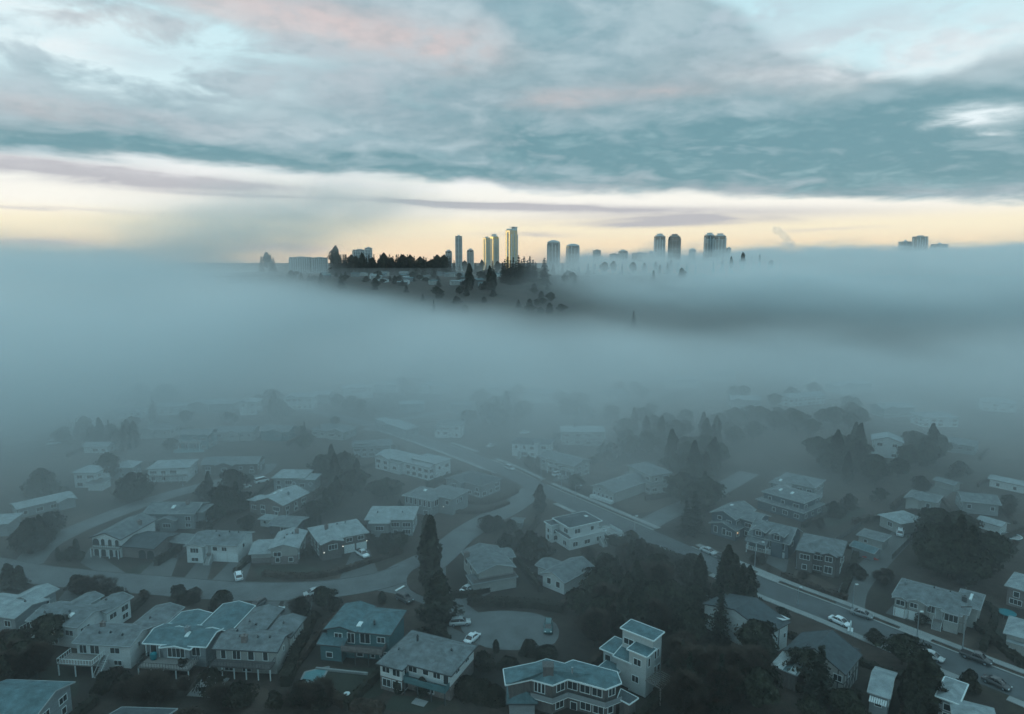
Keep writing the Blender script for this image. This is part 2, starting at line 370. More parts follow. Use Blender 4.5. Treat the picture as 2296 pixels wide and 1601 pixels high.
# ------------------------------------------------------------------ mesh building
class MB:
    def __init__(s): s.v = []; s.f = []; s.mi = []
    def poly(s, pts, m=0):
        i = len(s.v); s.v += [tuple(p) for p in pts]; s.f.append(tuple(range(i, i + len(pts)))); s.mi.append(m)
    def box(s, x0, x1, y0, y1, z0, z1, m=0):
        i = len(s.v)
        s.v += [(x, y, z) for z in (z0, z1) for x, y in ((x0, y0), (x1, y0), (x1, y1), (x0, y1))]
        for f in ((0, 3, 2, 1), (4, 5, 6, 7), (0, 1, 5, 4), (1, 2, 6, 5), (2, 3, 7, 6), (3, 0, 4, 7)):
            s.f.append(tuple(i + k for k in f)); s.mi.append(m)
    def prism(s, pts, z0, z1, m=0):
        """vertical extrusion of a plan polygon; z0, z1 numbers"""
        i = len(s.v); n = len(pts)
        s.v += [(p[0], p[1], z0) for p in pts] + [(p[0], p[1], z1) for p in pts]
        s.f.append(tuple(i + k for k in reversed(range(n)))); s.f.append(tuple(i + n + k for k in range(n))); s.mi += [m, m]
        for k in range(n):
            q = (k + 1) % n; s.f.append((i + k, i + q, i + n + q, i + n + k)); s.mi.append(m)
    def slab(s, pts, t, m=0):
        """sloping polygon given as 3D points, thickness t downwards"""
        i = len(s.v); n = len(pts)
        s.v += [tuple(p) for p in pts] + [(p[0], p[1], p[2] - t) for p in pts]
        s.f.append(tuple(i + k for k in range(n))); s.f.append(tuple(i + n + k for k in reversed(range(n)))); s.mi += [m, m]
        for k in range(n):
            q = (k + 1) % n; s.f.append((i + q, i + k, i + n + k, i + n + q)); s.mi.append(m)
    def bar(s, a, b, w, h=None, m=0):
        """rectangular bar from a to b"""
        a = Vector(a); b = Vector(b); h = h or w; d = (b - a)
        if d.length < 1e-6: return
        d.normalize(); up = Vector((0, 0, 1)) if abs(d.z) < .95 else Vector((0, 1, 0))
        r = d.cross(up).normalized() * w / 2; u = r.cross(d).normalized() * h / 2
        i = len(s.v)
        for c in (a, b): s.v += [tuple(c - r - u), tuple(c + r - u), tuple(c + r + u), tuple(c - r + u)]
        for f in ((0, 3, 2, 1), (4, 5, 6, 7), (0, 1, 5, 4), (1, 2, 6, 5), (2, 3, 7, 6), (3, 0, 4, 7)):
            s.f.append(tuple(i + k for k in f)); s.mi.append(m)
    def tube(s, pts, rad, n=7, m=0, cap=True):
        """round tube through pts with radii"""
        pts = [Vector(p) for p in pts]
        if not hasattr(rad, '__len__'): rad = [rad] * len(pts)
        i = len(s.v)
        for k, p in enumerate(pts):
            d = (pts[min(k + 1, len(pts) - 1)] - pts[max(k - 1, 0)]).normalized()
            up = Vector((0, 0, 1)) if abs(d.z) < .9 else Vector((0, 1, 0))
            r = d.cross(up).normalized(); u = r.cross(d)
            for q in range(n):
                a = 2 * math.pi * q / n; s.v.append(tuple(p + (r * math.cos(a) + u * math.sin(a)) * rad[k]))
        for k in range(len(pts) - 1):
            for q in range(n):
                a = i + k * n + q; b = i + k * n + (q + 1) % n
                s.f.append((a, b, b + n, a + n)); s.mi.append(m)
        if cap:
            s.f.append(tuple(i + q for q in range(n))); s.f.append(tuple(i + (len(pts) - 1) * n + q for q in reversed(range(n)))); s.mi += [m, m]
    def mesh(s, name, mats, smooth=False):
        me = bpy.data.meshes.new(name); me.from_pydata(s.v, [], s.f)
        for q in (mats if isinstance(mats, (list, tuple)) else [mats]): me.materials.append(q)
        me.polygons.foreach_set('material_index', s.mi)
        if smooth: me.polygons.foreach_set('use_smooth', [True] * len(s.f))
        bm = bmesh.new(); bm.from_mesh(me); bmesh.ops.recalc_face_normals(bm, faces=bm.faces[:]); bm.to_mesh(me); bm.free()
        me.update(); return me
def put(name, me, parent=None, loc=(0, 0, 0), rz=0.0):
    o = bpy.data.objects.new(name, me); COL.objects.link(o)
    if parent is not None: o.parent = parent
    o.location = loc; o.rotation_euler = (0, 0, rz); return o
def thing(name, label, cat, loc, rz=0.0, group=None, me=None):
    o = bpy.data.objects.new(name, me); COL.objects.link(o); o.location = loc; o.rotation_euler = (0, 0, rz)
    if me is None: o.empty_display_size = .5
    o['label'] = label; o['category'] = cat
    if group: o['group'] = group
    return o
def struct(name, me):
    o = put(name, me); o['kind'] = 'structure'; return o
def copy_thing(src, loc, rz, label=None, group=None, s=1.0):
    r = src.copy(); COL.objects.link(r); r.location = loc; r.rotation_euler = (0, 0, rz); r.scale = (s, s, s) if not hasattr(s, '__len__') else s
    if label: r['label'] = label
    if group: r['group'] = group
    for c in src.children:
        d = c.copy(); COL.objects.link(d); d.parent = r
        for g in c.children:
            e = g.copy(); COL.objects.link(e); e.parent = d
    return r

# ------------------------------------------------------------------ ground, roads, pavements
def ground():
    bm = bmesh.new()
    ys = [-400, -100] + list(range(0, 1700, 40)) + [1800, 2000, 2400, 3000, 4000, 6000, 10000, 20000]
    xs = [-20000, -8000, -4000, -2500, -1800] + list(range(-1500, 1501, 60)) + [1800, 2500, 4000, 8000, 20000]
    V = [[bm.verts.new((x, y, TZ(x, y))) for x in xs] for y in ys]
    for j in range(len(ys) - 1):
        for i in range(len(xs) - 1): bm.faces.new((V[j][i], V[j][i + 1], V[j + 1][i + 1], V[j + 1][i]))
    me = bpy.data.meshes.new('ground'); bm.to_mesh(me); bm.free(); me.materials.append(GRASS)
    nt = GRASS.node_tree                                          # patches of lawn, bare soil and damp ground
    NX.nt = nt; tcn = nt.nodes.new('ShaderNodeTexCoord'); P = NX(tcn.outputs['Object'])
    x, y, z = split(tcn.outputs['Object'])
    a = fbm(P, .035, 5, .6); b = fbm(P, .55, 6, .75); c = fbm(P, .11, 3)
    col = mixc(sstep(a, .36, .62), (.021, .025, .025, 1), (.056, .050, .045, 1))
    col = mixc(sstep(c, .5, .7, 0, .6), col, (.040, .046, .036, 1))
    col = mixc(sstep(b, .42, .62, 0, .7), col, (.022, .023, .021, 1))
    col = mixc(sstep(b, .40, .30, 0, .6), col, (.085, .078, .066, 1))
    nt.links.new(col.k, nt.nodes['Principled BSDF'].inputs['Base Color'])
    struct('ground', me)
ground()
def smooth_line(pts, step=3.0):
    """Catmull-Rom through ground points"""
    P = [Vector((p[0], p[1], 0)) for p in pts]; out = []
    for i in range(len(P) - 1):
        a = P[max(i - 1, 0)]; b = P[i]; c = P[i + 1]; d = P[min(i + 2, len(P) - 1)]
        n = max(1, int((c - b).length / step))
        for k in range(n):
            t = k / n
            out.append(.5 * ((2 * b) + (c - a) * t + (2 * a - 5 * b + 4 * c - d) * t * t + (3 * b - a - 3 * c + d) * t ** 3))
    out.append(P[-1]); return out
def px(L): return [G(u, v) for u, v in L]
def ribbon_poly(line, w, off=0.0):
    L = []; Rr = []
    for i, p in enumerate(line):
        d = (line[min(i + 1, len(line) - 1)] - line[max(i - 1, 0)]).normalized(); n = Vector((-d.y, d.x, 0))
        L.append(p + n * (off + w / 2)); Rr.append(p + n * (off - w / 2))
    return L, Rr
def ribbon(name, line, w, z, m, off=0.0, thick=0.0):
    L, Rr = ribbon_poly(line, w, off); mb = MB()
    for i in range(len(line) - 1):
        q = [Rr[i], Rr[i + 1], L[i + 1], L[i]]
        if thick:
            mb.prism([(p.x, p.y) for p in q], z - thick, z)
        else: mb.poly([(p.x, p.y, z) for p in q])
    if thick: # keep only outer faces: rebuild as one solid strip
        mb = MB(); n = len(line)
        mb.v = [(p.x, p.y, z) for p in L] + [(p.x, p.y, z) for p in Rr] + [(p.x, p.y, z - thick) for p in L] + [(p.x, p.y, z - thick) for p in Rr]
        for i in range(n - 1):
            mb.f += [(n + i, n + i + 1, i + 1, i), (i, i + 1, 2 * n + i + 1, 2 * n + i), (n + i + 1, n + i, 3 * n + i, 3 * n + i + 1)]
        mb.f += [(0, n, 3 * n, 2 * n), (2 * n - 1, n - 1, 3 * n - 1, 4 * n - 1)]
        mb.mi = [0] * len(mb.f)
    return struct(name, mb.mesh(name, m))
def patch(name, pixels, z, m, thick=0.0, n_smooth=0):
    P = px(pixels)
    if n_smooth:
        Q = P + [P[0]]; P = smooth_line([P[-1]] + Q + [P[1]], n_smooth); P = P[max(1, 0):]
        # closed curve: drop the lead-in and lead-out
        a = min(range(len(P) // 2), key=lambda i: (P[i] - px([pixels[0]])[0]).length); b = min(range(len(P) // 2, len(P)), key=lambda i: (P[i] - px([pixels[0]])[0]).length)
        P = P[a:b]
    mb = MB()
    if thick: mb.prism([(p.x, p.y) for p in P], z - thick, z)
    else: mb.poly([(p.x, p.y, z) for p in P])
    return struct(name, mb.mesh(name, m))
MAIN = smooth_line(px([(640, 905), (760, 935), (872, 962), (985, 999), (1110, 1046), (1205, 1092), (1300, 1134), (1400, 1178), (1485, 1215), (1600, 1266), (1720, 1318), (1860, 1372), (1994, 1427), (2182, 1502), (2330, 1560), (2520, 1640)]))
ribbon('road', MAIN, 8.2, .030, ASPH)
def part_of(line, u0, u1, side, w, off, name, m, z=.15, thick=.16):
    """piece of a line between two picture columns, as a raised strip beside it"""
    def U(p):
        d = Vector((p.x, p.y, -CAMZ)); yy = d.y * math.cos(PITCH) - d.z * math.sin(PITCH)
        return 1148 + F * d.x / yy
    seg = [p for p in line if u0 <= U(p) <= u1]
    if len(seg) > 1: return ribbon(name, seg, w, z, m, off, thick)
# far (upper) pavement is at the left of the travel direction, near one at the right
for u0, u1 in ((985, 1052), (1082, 1190), (1200, 1445), (1520, 2500)):
    part_of(MAIN, u0, u1, 1, 1.7, 6.6, 'pavement', CONC)
    part_of(MAIN, u0, u1, 1, .3, 4.26, 'kerb', KERB, .14)
for u0, u1 in ((860, 1140), (1265, 1330), (1375, 1600), (1608, 2050), (2075, 2220), (2240, 2500)):
    part_of(MAIN, u0, u1, -1, 1.8, -5.3, 'pavement', CONC)
for u0, u1 in ((1530, 1560), (1650, 1740), (1970, 2070)):
    part_of(MAIN, u0, u1, 1, 1.35, 5.08, 'driveway', CONC, .13, .14)
# side roads
SIDE = smooth_line(px([(1196, 1098), (1150, 1135), (1080, 1172), (1030, 1205), (985, 1248), (940, 1282), (880, 1305)]))
ribbon('road', SIDE, 8.5, .022, ASPH2)
WEST = smooth_line(px([(-260, 1230), (-60, 1262), (60, 1284), (200, 1300), (350, 1312), (500, 1324), (640, 1326), (760, 1318), (850, 1302), (915, 1282)]))
ribbon('road', WEST, 9.0, .018, ASPH2)
patch('road', [(800, 1316), (880, 1268), (960, 1232), (1000, 1235), (1000, 1290), (1010, 1350), (985, 1372), (940, 1350), (880, 1330)], .014, ASPH2)
patch('road', [(940, 1322), (1000, 1320), (1060, 1365), (1100, 1392), (1040, 1402), (975, 1368)], .026, ASPH2)
patch('road', [(1030, 1400), (1044, 1380), (1095, 1371), (1150, 1370), (1210, 1378), (1248, 1400), (1252, 1430), (1225, 1452), (1150, 1458), (1090, 1452), (1050, 1430)], .034, ASPH2, 0, 2.0)
ribbon('road', smooth_line(px([(60, 1268), (95, 1228), (160, 1192), (262, 1150), (372, 1112), (480, 1084), (575, 1063), (600, 1040)])), 7.5, .026, ASPH2)
ribbon('road', smooth_line(px([(1420, 1192), (1500, 1150), (1590, 1110), (1680, 1060)])), 7.5, .020, ASPH2)
ribbon('road', smooth_line(px([(1905, 1372), (1915, 1320), (1958, 1268), (2010, 1215), (2052, 1170), (2080, 1130), (2120, 1090)])), 6.0, .022, DRIVE)
ribbon('road', smooth_line(px([(820, 965), (905, 940), (1040, 915), (1150, 900)])), 6.5, .016, ASPH2)
patch('lawn', [(912, 1300), (925, 1280), (955, 1268), (985, 1285), (1000, 1325), (985, 1345), (950, 1338), (920, 1322)], .14, GRASS, .15, 2.0)
patch('road_marking', [(885, 1323.5), (888, 1326), (908, 1314.5), (905, 1312.5)], .040, LINE)
for off in (4.65, -4.65): ribbon('kerb', WEST, .16, .10, DRIVE, off, .13)
for off in (4.4,): ribbon('kerb', SIDE, .16, .10, DRIVE, off, .13)
for L in (((1130, 1215), (1170, 1200), (1215, 1215), (1220, 1245), (1160, 1250), (1125, 1235)), ((1385, 1115), (1440, 1098), (1490, 1105), (1500, 1135), (1430, 1150), (1390, 1135)), ((850, 1275), (800, 1300), (740, 1306), (730, 1290), (790, 1276)),
          ((510, 1540), (600, 1545), (590, 1592), (500, 1585)), ((2060, 1420), (2100, 1402), (2190, 1438), (2175, 1452)), ((130, 1175), (200, 1150), (205, 1172), (150, 1196)), ((1780, 1290), (1850, 1320), (1880, 1318), (1800, 1280)), ((2150, 985), (2290, 1005), (2290, 1030), (2160, 1012))):
    patch('soil_bed', L, .010, SOIL, 0, 2.0)
for L in (((575, 1270), (690, 1268), (720, 1290), (600, 1297)), ((330, 1262), (360, 1258), (300, 1296), (262, 1292)), ((220, 1330), (300, 1332), (250, 1372), (190, 1370)), ((700, 1510), (850, 1500), (850, 1560), (700, 1570)), ((880, 1560), (1000, 1575), (960, 1598), (860, 1590)), ((1035, 1345), (1200, 1352), (1120, 1362)), ((1820, 1150), (1900, 1130), (1940, 1150), (1860, 1180)), ((2210, 1400), (2290, 1430), (2290, 1480), (2240, 1440)), ((60, 1500), (160, 1500), (170, 1560), (80, 1560))):
    patch('lawn', L, .008, MOSS, 0, 2.5)
for L in (((470, 1306), (520, 1255), (566, 1257), (545, 1314)), ((300, 1300), (345, 1258), (400, 1250), (380, 1304)), ((405, 1306), (445, 1256), (478, 1256), (462, 1308)),
          ((575, 1352), (605, 1330), (640, 1332), (600, 1395), (570, 1390)), ((640, 1335), (705, 1335), (690, 1400), (625, 1400)), ((760, 1300), (790, 1235), (828, 1232), (850, 1290)),
          ((1020, 1345), (1060, 1312), (1082, 1322), (1100, 1330), (1040, 1360)), ((1000, 1400), (1040, 1420), (1075, 1445), (1045, 1470), (1010, 1440)),
          ((1718, 1262), (1722, 1245), (1768, 1255), (1762, 1285)), ((1985, 1375), (2010, 1348), (2070, 1366), (2050, 1395)), ((1345, 1150), (1400, 1170), (1380, 1195), (1345, 1185)),
          ((1240, 1078), (1250, 1055), (1300, 1066), (1300, 1088)), ((130, 1345), (150, 1320), (200, 1322), (190, 1350)), ((200, 1230), (230, 1250), (290, 1290), (240, 1296), (180, 1262))):
    patch('driveway', L, .012, DRIVE)
# ------------------------------------------------------------------ houses
WCACHE = {}
def win_meshes(w, h, fm, kind='window'):
    k = (round(w, 1), round(h, 1), fm.name, kind)
    if k in WCACHE: return WCACHE[k]
    w, h = k[0], k[1]; f = MB(); p = MB(); b = .10
    if kind == 'window':
        f.box(-w / 2 - b, w / 2 + b, -.09, .04, -b, 0); f.box(-w / 2 - b, w / 2 + b, -.09, .04, h, h + b)
        f.box(-w / 2 - b, -w / 2, -.09, .04, 0, h); f.box(w / 2, w / 2 + b, -.09, .04, 0, h)
        for i in range(1, max(1, round(w / .85)) ): x = -w / 2 + w * i / max(1, round(w / .85)); f.box(x - .035, x + .035, -.08, .03, 0, h)
        if w > 2.4: f.box(-w / 2 - b - .05, w / 2 + b + .05, -.16, .02, -b - .06, -b - .003)
        p.box(-w / 2, w / 2, -.035, .02, 0, h); pm = GLASS
    elif kind == 'garage_door':
        f.box(-w / 2 - .12, w / 2 + .12, -.06, .03, h, h + .14); f.box(-w / 2 - .12, -w / 2, -.06, .03, 0, h); f.box(w / 2, w / 2 + .12, -.06, .03, 0, h)
        for i in range(4): p.box(-w / 2, w / 2, -.035, .02, h * i / 4 + .015, h * (i + 1) / 4 - .015)
        pm = GARM
    else:
        f.box(-w / 2 - .08, w / 2 + .08, -.07, .03, h, h + .1); f.box(-w / 2 - .08, -w / 2, -.07, .03, 0, h); f.box(w / 2, w / 2 + .08, -.07, .03, 0, h)
        p.box(-w / 2, w / 2, -.04, .02, 0, h); pm = DOORM
    r = (f.mesh(kind, fm), p.mesh(kind + '_panel', pm)); WCACHE[k] = r; return r
class House:
    def __init__(s, label, A, B, h, wings, wall=WHITE, roof=R_GREY, trim=TRIM, name='house', cat='house', auto=True, seed=0, gar=(), doors=(), wins=(), group=None, base=0, oh=.55, band=None, fasc=.13, zg=0.0):
        a = G(A[0], A[1], h + zg); b = G(B[0], B[1], h + zg); d = b - a
        s.W = W = math.hypot(d.x, d.y); s.rz = math.atan2(d.y, d.x); s.h = h
        s.o = thing(name, label, cat, (a.x, a.y, zg), s.rz, group)
        s.org = Vector((a.x, a.y, zg)); s.c, s.s_ = math.cos(s.rz), math.sin(s.rz)
        s.wings = [dict(x0=w[0] * W, x1=w[1] * W, y0=w[2], y1=w[3], h=w[4], r=w[5], p=w[6] if len(w) > 6 else .3, z0=w[7] if len(w) > 7 else -.3) for w in wings]
        s.wallm, s.roofm, s.trim = wall, roof, trim
        wm = MB(); rm = MB(); fa = MB(); s.used = []
        for w in s.wings:
            x0, x1, y0, y1, hh, k, p = w['x0'], w['x1'], w['y0'], w['y1'], w['h'], w['r'], w['p']
            o = oh if k != 'flat' else .35
            if band and w['z0'] < 0:
                wm.box(x0, x1, y0, y1, w['z0'], hh * .5, 1); wm.box(x0 - .002, x1 + .002, y0 - .002, y1 + .002, hh * .5 + .002, hh - .03, 0)
            else: wm.box(x0, x1, y0, y1, w['z0'], hh - .03, 0)
            xm, ym = (x0 + x1) / 2, (y0 + y1) / 2; ze = hh - o * p; X0, X1, Y0, Y1 = x0 - o, x1 + o, y0 - o, y1 + o
            def edge(*L):
                for q in range(len(L) - 1):
                    fa.bar(Vector(L[q]) + Vector((0, 0, -.07)), Vector(L[q + 1]) + Vector((0, 0, -.07)), fasc, .22)
            if k == 'gx':
                zr = hh + (ym - y0) * p; w['zr'] = zr
                f = [(X0, Y0, ze), (X1, Y0, ze), (X1, ym, zr), (X0, ym, zr)]; g = [(X1, Y1, ze), (X0, Y1, ze), (X0, ym, zr), (X1, ym, zr)]
                rm.slab(f, .16); rm.slab(g, .16)
                edge((X0, ym, zr), f[0], f[1], (X1, ym, zr), g[0], g[1], (X0, ym, zr))
                for x in (x0, x1): wm.slab([(x - .04, y0, hh - .04), (x + .04, y0, hh - .04), (x + .04, ym, zr - .14), (x - .04, ym, zr - .14)], .01) if False else wm.prism([(0, 0)], 0, 0) if False else s.tri(wm, 'x', x, y0, y1, ym, hh - .03, zr - .12)
            elif k == 'gy':
                zr = hh + (xm - x0) * p; w['zr'] = zr
                f = [(X0, Y1, ze), (X0, Y0, ze), (xm, Y0, zr), (xm, Y1, zr)]; g = [(X1, Y0, ze), (X1, Y1, ze), (xm, Y1, zr), (xm, Y0, zr)]
                rm.slab(f, .16); rm.slab(g, .16)
                edge((xm, Y1, zr), f[0], f[1], (xm, Y0, zr), g[0], g[1], (xm, Y1, zr))
                for y in (y0, y1): s.tri(wm, 'y', y, x0, x1, xm, hh - .03, zr - .12)
            elif k == 'hip':
                r = min(xm - X0, ym - Y0); zr = ze + r * p; w['zr'] = zr
                if X1 - X0 >= Y1 - Y0: ra, rb = (X0 + r, ym, zr), (X1 - r, ym, zr)
                else: ra, rb = (xm, Y0 + r, zr), (xm, Y1 - r, zr)
                c = [(X0, Y0, ze), (X1, Y0, ze), (X1, Y1, ze), (X0, Y1, ze)]
                if X1 - X0 >= Y1 - Y0: fs = [[c[0], c[1], rb, ra], [c[1], c[2], rb], [c[2], c[3], ra, rb], [c[3], c[0], ra]]
                else: fs = [[c[0], c[1], ra], [c[1], c[2], rb, ra], [c[2], c[3], rb], [c[3], c[0], ra, rb]]
                for q in fs: rm.slab(q, .14)
                edge(c[0], c[1], c[2], c[3], c[0])
            elif k in ('flat', 'shed', 'shedf'):
                za = hh + .05; zb = za + ((Y1 - Y0) * p if k == 'shed' else 0); w['zr'] = max(za, zb)
                if k == 'shedf': zb = za; za = za + (Y1 - Y0) * p; w['zr'] = za
                c = [(X0, Y0, za + .2), (X1, Y0, za + .2), (X1, Y1, zb + .2), (X0, Y1, zb + .2)]
                rm.slab(c, .2); edge(c[0], c[1], c[2], c[3], c[0])
        wn = wm.mesh('wall', [wall, band or wall]); put('wall', wn, s.o)
        s.roof = put('roof', rm.mesh('roof', roof), s.o); put('fascia', fa.mesh('fascia', MTRIM if trim is TRIM and fasc < .15 else trim), s.roof)
        rng = random.Random(seed * 77 + int(A[0] * 3 + A[1]))
        for g in gar: s.opening('garage_door', *g)
        for g in doors: s.opening('door', *g)
        for g in wins: s.opening('window', *g)
        if auto:
            for i, w in enumerate(s.wings):
                for f in 'frl':
                    L, org, dr, nr = s.face(w, f)
                    mid = s.world(org + dr * L / 2); n3 = Vector((nr.x * s.c - nr.y * s.s_, nr.x * s.s_ + nr.y * s.c))
                    if (Vector((-mid.x, -mid.y))).dot(n3) < 0 or L < 2: continue
                    zs = [w['h'] - 2.35]
                    if w['h'] > 4.3 and w['z0'] < 0: zs.append(.7)
                    if w['h'] > 7: zs.append(3.4)
                    n = max(1, int(L / (2.7 + rng.random())))
                    for z in zs:
                        if z < .4: continue
                        for q in range(n):
                            if rng.random() < .14: continue
                            ww = rng.choice((1.0, 1.5, 1.8, 2.2)) if L / n > 2.6 else 1.0
                            s.opening('window', i, f, (q + .5) / n, z, min(ww, L / n - .6), rng.choice((1.05, 1.25)), chk=True)
    def tri(s, mb, ax, c, a0, a1, am, z0, z1):
        i = len(mb.v); t = .05
        for d in (-t, t):
            for a, z in ((a0, z0), (a1, z0), (am, z1)): mb.v.append((c + d, a, z) if ax == 'x' else (a, c + d, z))
        for f in ((0, 1, 2), (5, 4, 3), (0, 3, 4, 1), (1, 4, 5, 2), (2, 5, 3, 0)): mb.f.append(tuple(i + k for k in f)); mb.mi.append(0)
    def world(s, p): return s.org + Vector((p.x * s.c - p.y * s.s_, p.x * s.s_ + p.y * s.c, p.z))
    def face(s, w, f):
        if f == 'f': return w['x1'] - w['x0'], Vector((w['x0'], w['y0'], 0)), Vector((1, 0, 0)), Vector((0, -1, 0))
        if f == 'r': return w['y1'] - w['y0'], Vector((w['x1'], w['y0'], 0)), Vector((0, 1, 0)), Vector((1, 0, 0))
        return w['y1'] - w['y0'], Vector((w['x0'], w['y1'], 0)), Vector((0, -1, 0)), Vector((-1, 0, 0))
    def opening(s, kind, wi, f, fr, z, w, h, chk=False, tm=None):
        W = s.wings[wi]; L, org, dr, nr = s.face(W, f); p = org + dr * (L * fr) + nr * .012; p.z = z
        if w < .5: return
        if chk:
            q = p + nr * .5
            for j, V in enumerate(s.wings):
                if j != wi and V['x0'] - .1 < q.x < V['x1'] + .1 and V['y0'] - .1 < q.y < V['y1'] + .1 and V['h'] > z and V['z0'] < z + h: return
            for (u, c, a, zz, ww, hh) in s.used:
                if u == wi and c == f and abs(a - L * fr) < (ww + w) / 2 + .25 and z < zz + hh + .2 and zz < z + h + .2: return
        s.used.append((wi, f, L * fr, z, w, h))
        fm, pm = win_meshes(w, h, tm or s.trim if s.trim is not DTRIM else TRIM, kind)
        rz = {'f': 0, 'r': math.pi / 2, 'l': -math.pi / 2}[f]
        o = put(kind if kind != 'window' else 'window', fm if kind == 'window' else pm, s.o, p, rz)
        put('pane' if kind == 'window' else 'frame', pm if kind == 'window' else fm, o)
        if kind == 'door': hb = MB(); hb.box(w * .36, w * .42, -.1, -.04, 1.0, 1.06); put('handle', hb.mesh('handle', METAL), o)
    def zroof(s, x, y):
        z = 0
        for w in s.wings:
            if w['x0'] - .5 <= x <= w['x1'] + .5 and w['y0'] - .5 <= y <= w['y1'] + .5:
                k = w['r']; xm, ym = (w['x0'] + w['x1']) / 2, (w['y0'] + w['y1']) / 2
                if k == 'gx': t = w['zr'] - abs(y - ym) * w['p']
                elif k == 'gy': t = w['zr'] - abs(x - xm) * w['p']
                elif k == 'hip': t = w['h'] + min(x - w['x0'], w['x1'] - x, y - w['y0'], w['y1'] - y) * w['p']
                else: t = w['h'] + .25
                z = max(z, t)
        return z
    def chimney(s, fx, y, w=.9, d=.7, up=1.1, m=BRICK):
        x = fx * s.W; z = s.zroof(x, y); mb = MB(); mb.box(x - w / 2, x + w / 2, y - d / 2, y + d / 2, z - 1, z + up); mb.box(x - w / 2 - .08, x + w / 2 + .08, y - d / 2 - .08, y + d / 2 + .08, z + up + .003, z + up + .12)
        mb.tube([(x, y, z + up + .1), (x, y, z + up + .45)], .14); put('chimney', mb.mesh('chimney', m), s.roof)
    def skylight(s, fx, y, w=.8, d=1.2):
        x = fx * s.W; z0, z1 = s.zroof(x, y - d / 2), s.zroof(x, y + d / 2); mb = MB()
        mb.slab([(x - w / 2, y - d / 2, z0 + .17), (x + w / 2, y - d / 2, z0 + .17), (x + w / 2, y + d / 2, z1 + .17), (x - w / 2, y + d / 2, z1 + .17)], .2); put('skylight', mb.mesh('skylight', TRIM), s.roof)
    def vents(s, *L):
        for fx, y in L:
            x = fx * s.W; z = s.zroof(x, y); mb = MB(); mb.box(x - .16, x + .16, y - .16, y + .16, z - .1, z + .28); mb.tube([(x, y, z + .2), (x, y, z + .5)], .07); put('roof_vent', mb.mesh('roof_vent', DTRIM), s.roof)
    def deck(s, f0, f1, y0, y1, z, rail=True, post=TRIM, floor=WOOD, solid=False, posts=True, railm=None, np=None):
        x0, x1 = f0 * s.W, f1 * s.W; mb = MB(); mb.box(x0, x1, y0, y1 - .02, z - .22, z)
        d = put('deck', mb.mesh('deck', floor), s.o)
        n = np or max(2, int((x1 - x0) / 2.6) + 1)
        if posts:
            for i in range(n):
                x = x0 + .1 + (x1 - x0 - .2) * i / (n - 1); p = MB(); p.box(x - .09, x + .09, y0 + .02, y0 + .2, -.2, z - .23); put('post', p.mesh('post', post), d)
        if rail:
            r = MB(); rm_ = railm or post
            for a, b in (((x0, y1), (x0, y0)), ((x0, y0), (x1, y0)), ((x1, y0), (x1, y1))):
                L = math.hypot(b[0] - a[0], b[1] - a[1])
                if L < .3: continue
                if solid: r.bar((a[0], a[1], z + .5), (b[0], b[1], z + .5), .08, 1.0)
                else:
                    r.bar((a[0], a[1], z + 1.0), (b[0], b[1], z + 1.0), .09, .08); r.bar((a[0], a[1], z + .12), (b[0], b[1], z + .12), .05, .05)
                    k = max(1, int(L / .55))
                    for i in range(k + 1):
                        t = i / k; x = a[0] + (b[0] - a[0]) * t; y = a[1] + (b[1] - a[1]) * t; r.box(x - .03, x + .03, y - .03, y + .03, z, z + 1.0)
            put('railing', r.mesh('railing', rm_), d)
        return d
    def steps(s, fx, y1, z, w=1.3, n=8, m=CONC):
        mb = MB(); x = fx * s.W
        for i in range(n): mb.box(x - w / 2, x + w / 2, y1 - (i + 1) * .3, y1 - i * .3 - .003, -.2, z * (n - i - .5) / n)
        st = put('steps', mb.mesh('steps', m), s.o); r = MB()
        for d in (-w / 2 - .05, w / 2 + .05): r.bar((x + d, y1, z + .9), (x + d, y1 - n * .3, .9), .07); r.bar((x + d, y1 - n * .3, 0), (x + d, y1 - n * .3, .95), .07)
        put('handrail', r.mesh('handrail', TRIM), st)
    def part(s, name, fn, m):
        mb = MB(); fn(mb, s.W); return put(name, mb.mesh(name, m), s.o)
    def lamp(s, x, y, z, m=LITW, r=.08):
        mb = MB(); mb.tube([(x, y, z), (x, y, z + 2 * r)], [r, r * .8]); mb2 = put('porch_lamp', mb.mesh('porch_lamp', m), s.o)
GXn = 'gx'
# --- row along the bottom left, seen from the garden side
h = House('white walled house with a deck at its left front and a long gabled wing behind', (171, 1438), (290, 1445), 5.0,
    [(0, 1, 0, 6.8, 5, 'gx', .30), (.62, 1.12, 6.0, 15, 4.7, 'gy', .26)], WHITE, R_GREY, auto=False,
    wins=[(0, 'f', .72, 3.0, 1.9, 1.1), (0, 'f', .76, .6, 1.5, .9), (0, 'f', .12, 2.7, 1.4, 1.6), (0, 'f', .34, 2.7, 1.8, 1.9), (0, 'r', .4, 3.1, .6, .9), (1, 'r', .3, 2.6, .6, 1.5), (1, 'r', .6, 2.6, .6, 1.2)])
h.deck(-.12, .52, -3.6, 0, 2.5, floor=WOOD); h.steps(.6, -.9, 2.4, 1.1, 9); h.vents((.3, 2.2), (.5, 2.4), (.75, 2.0), (.85, 9)); h.chimney(.2, 4.6, .8, .7, .8)
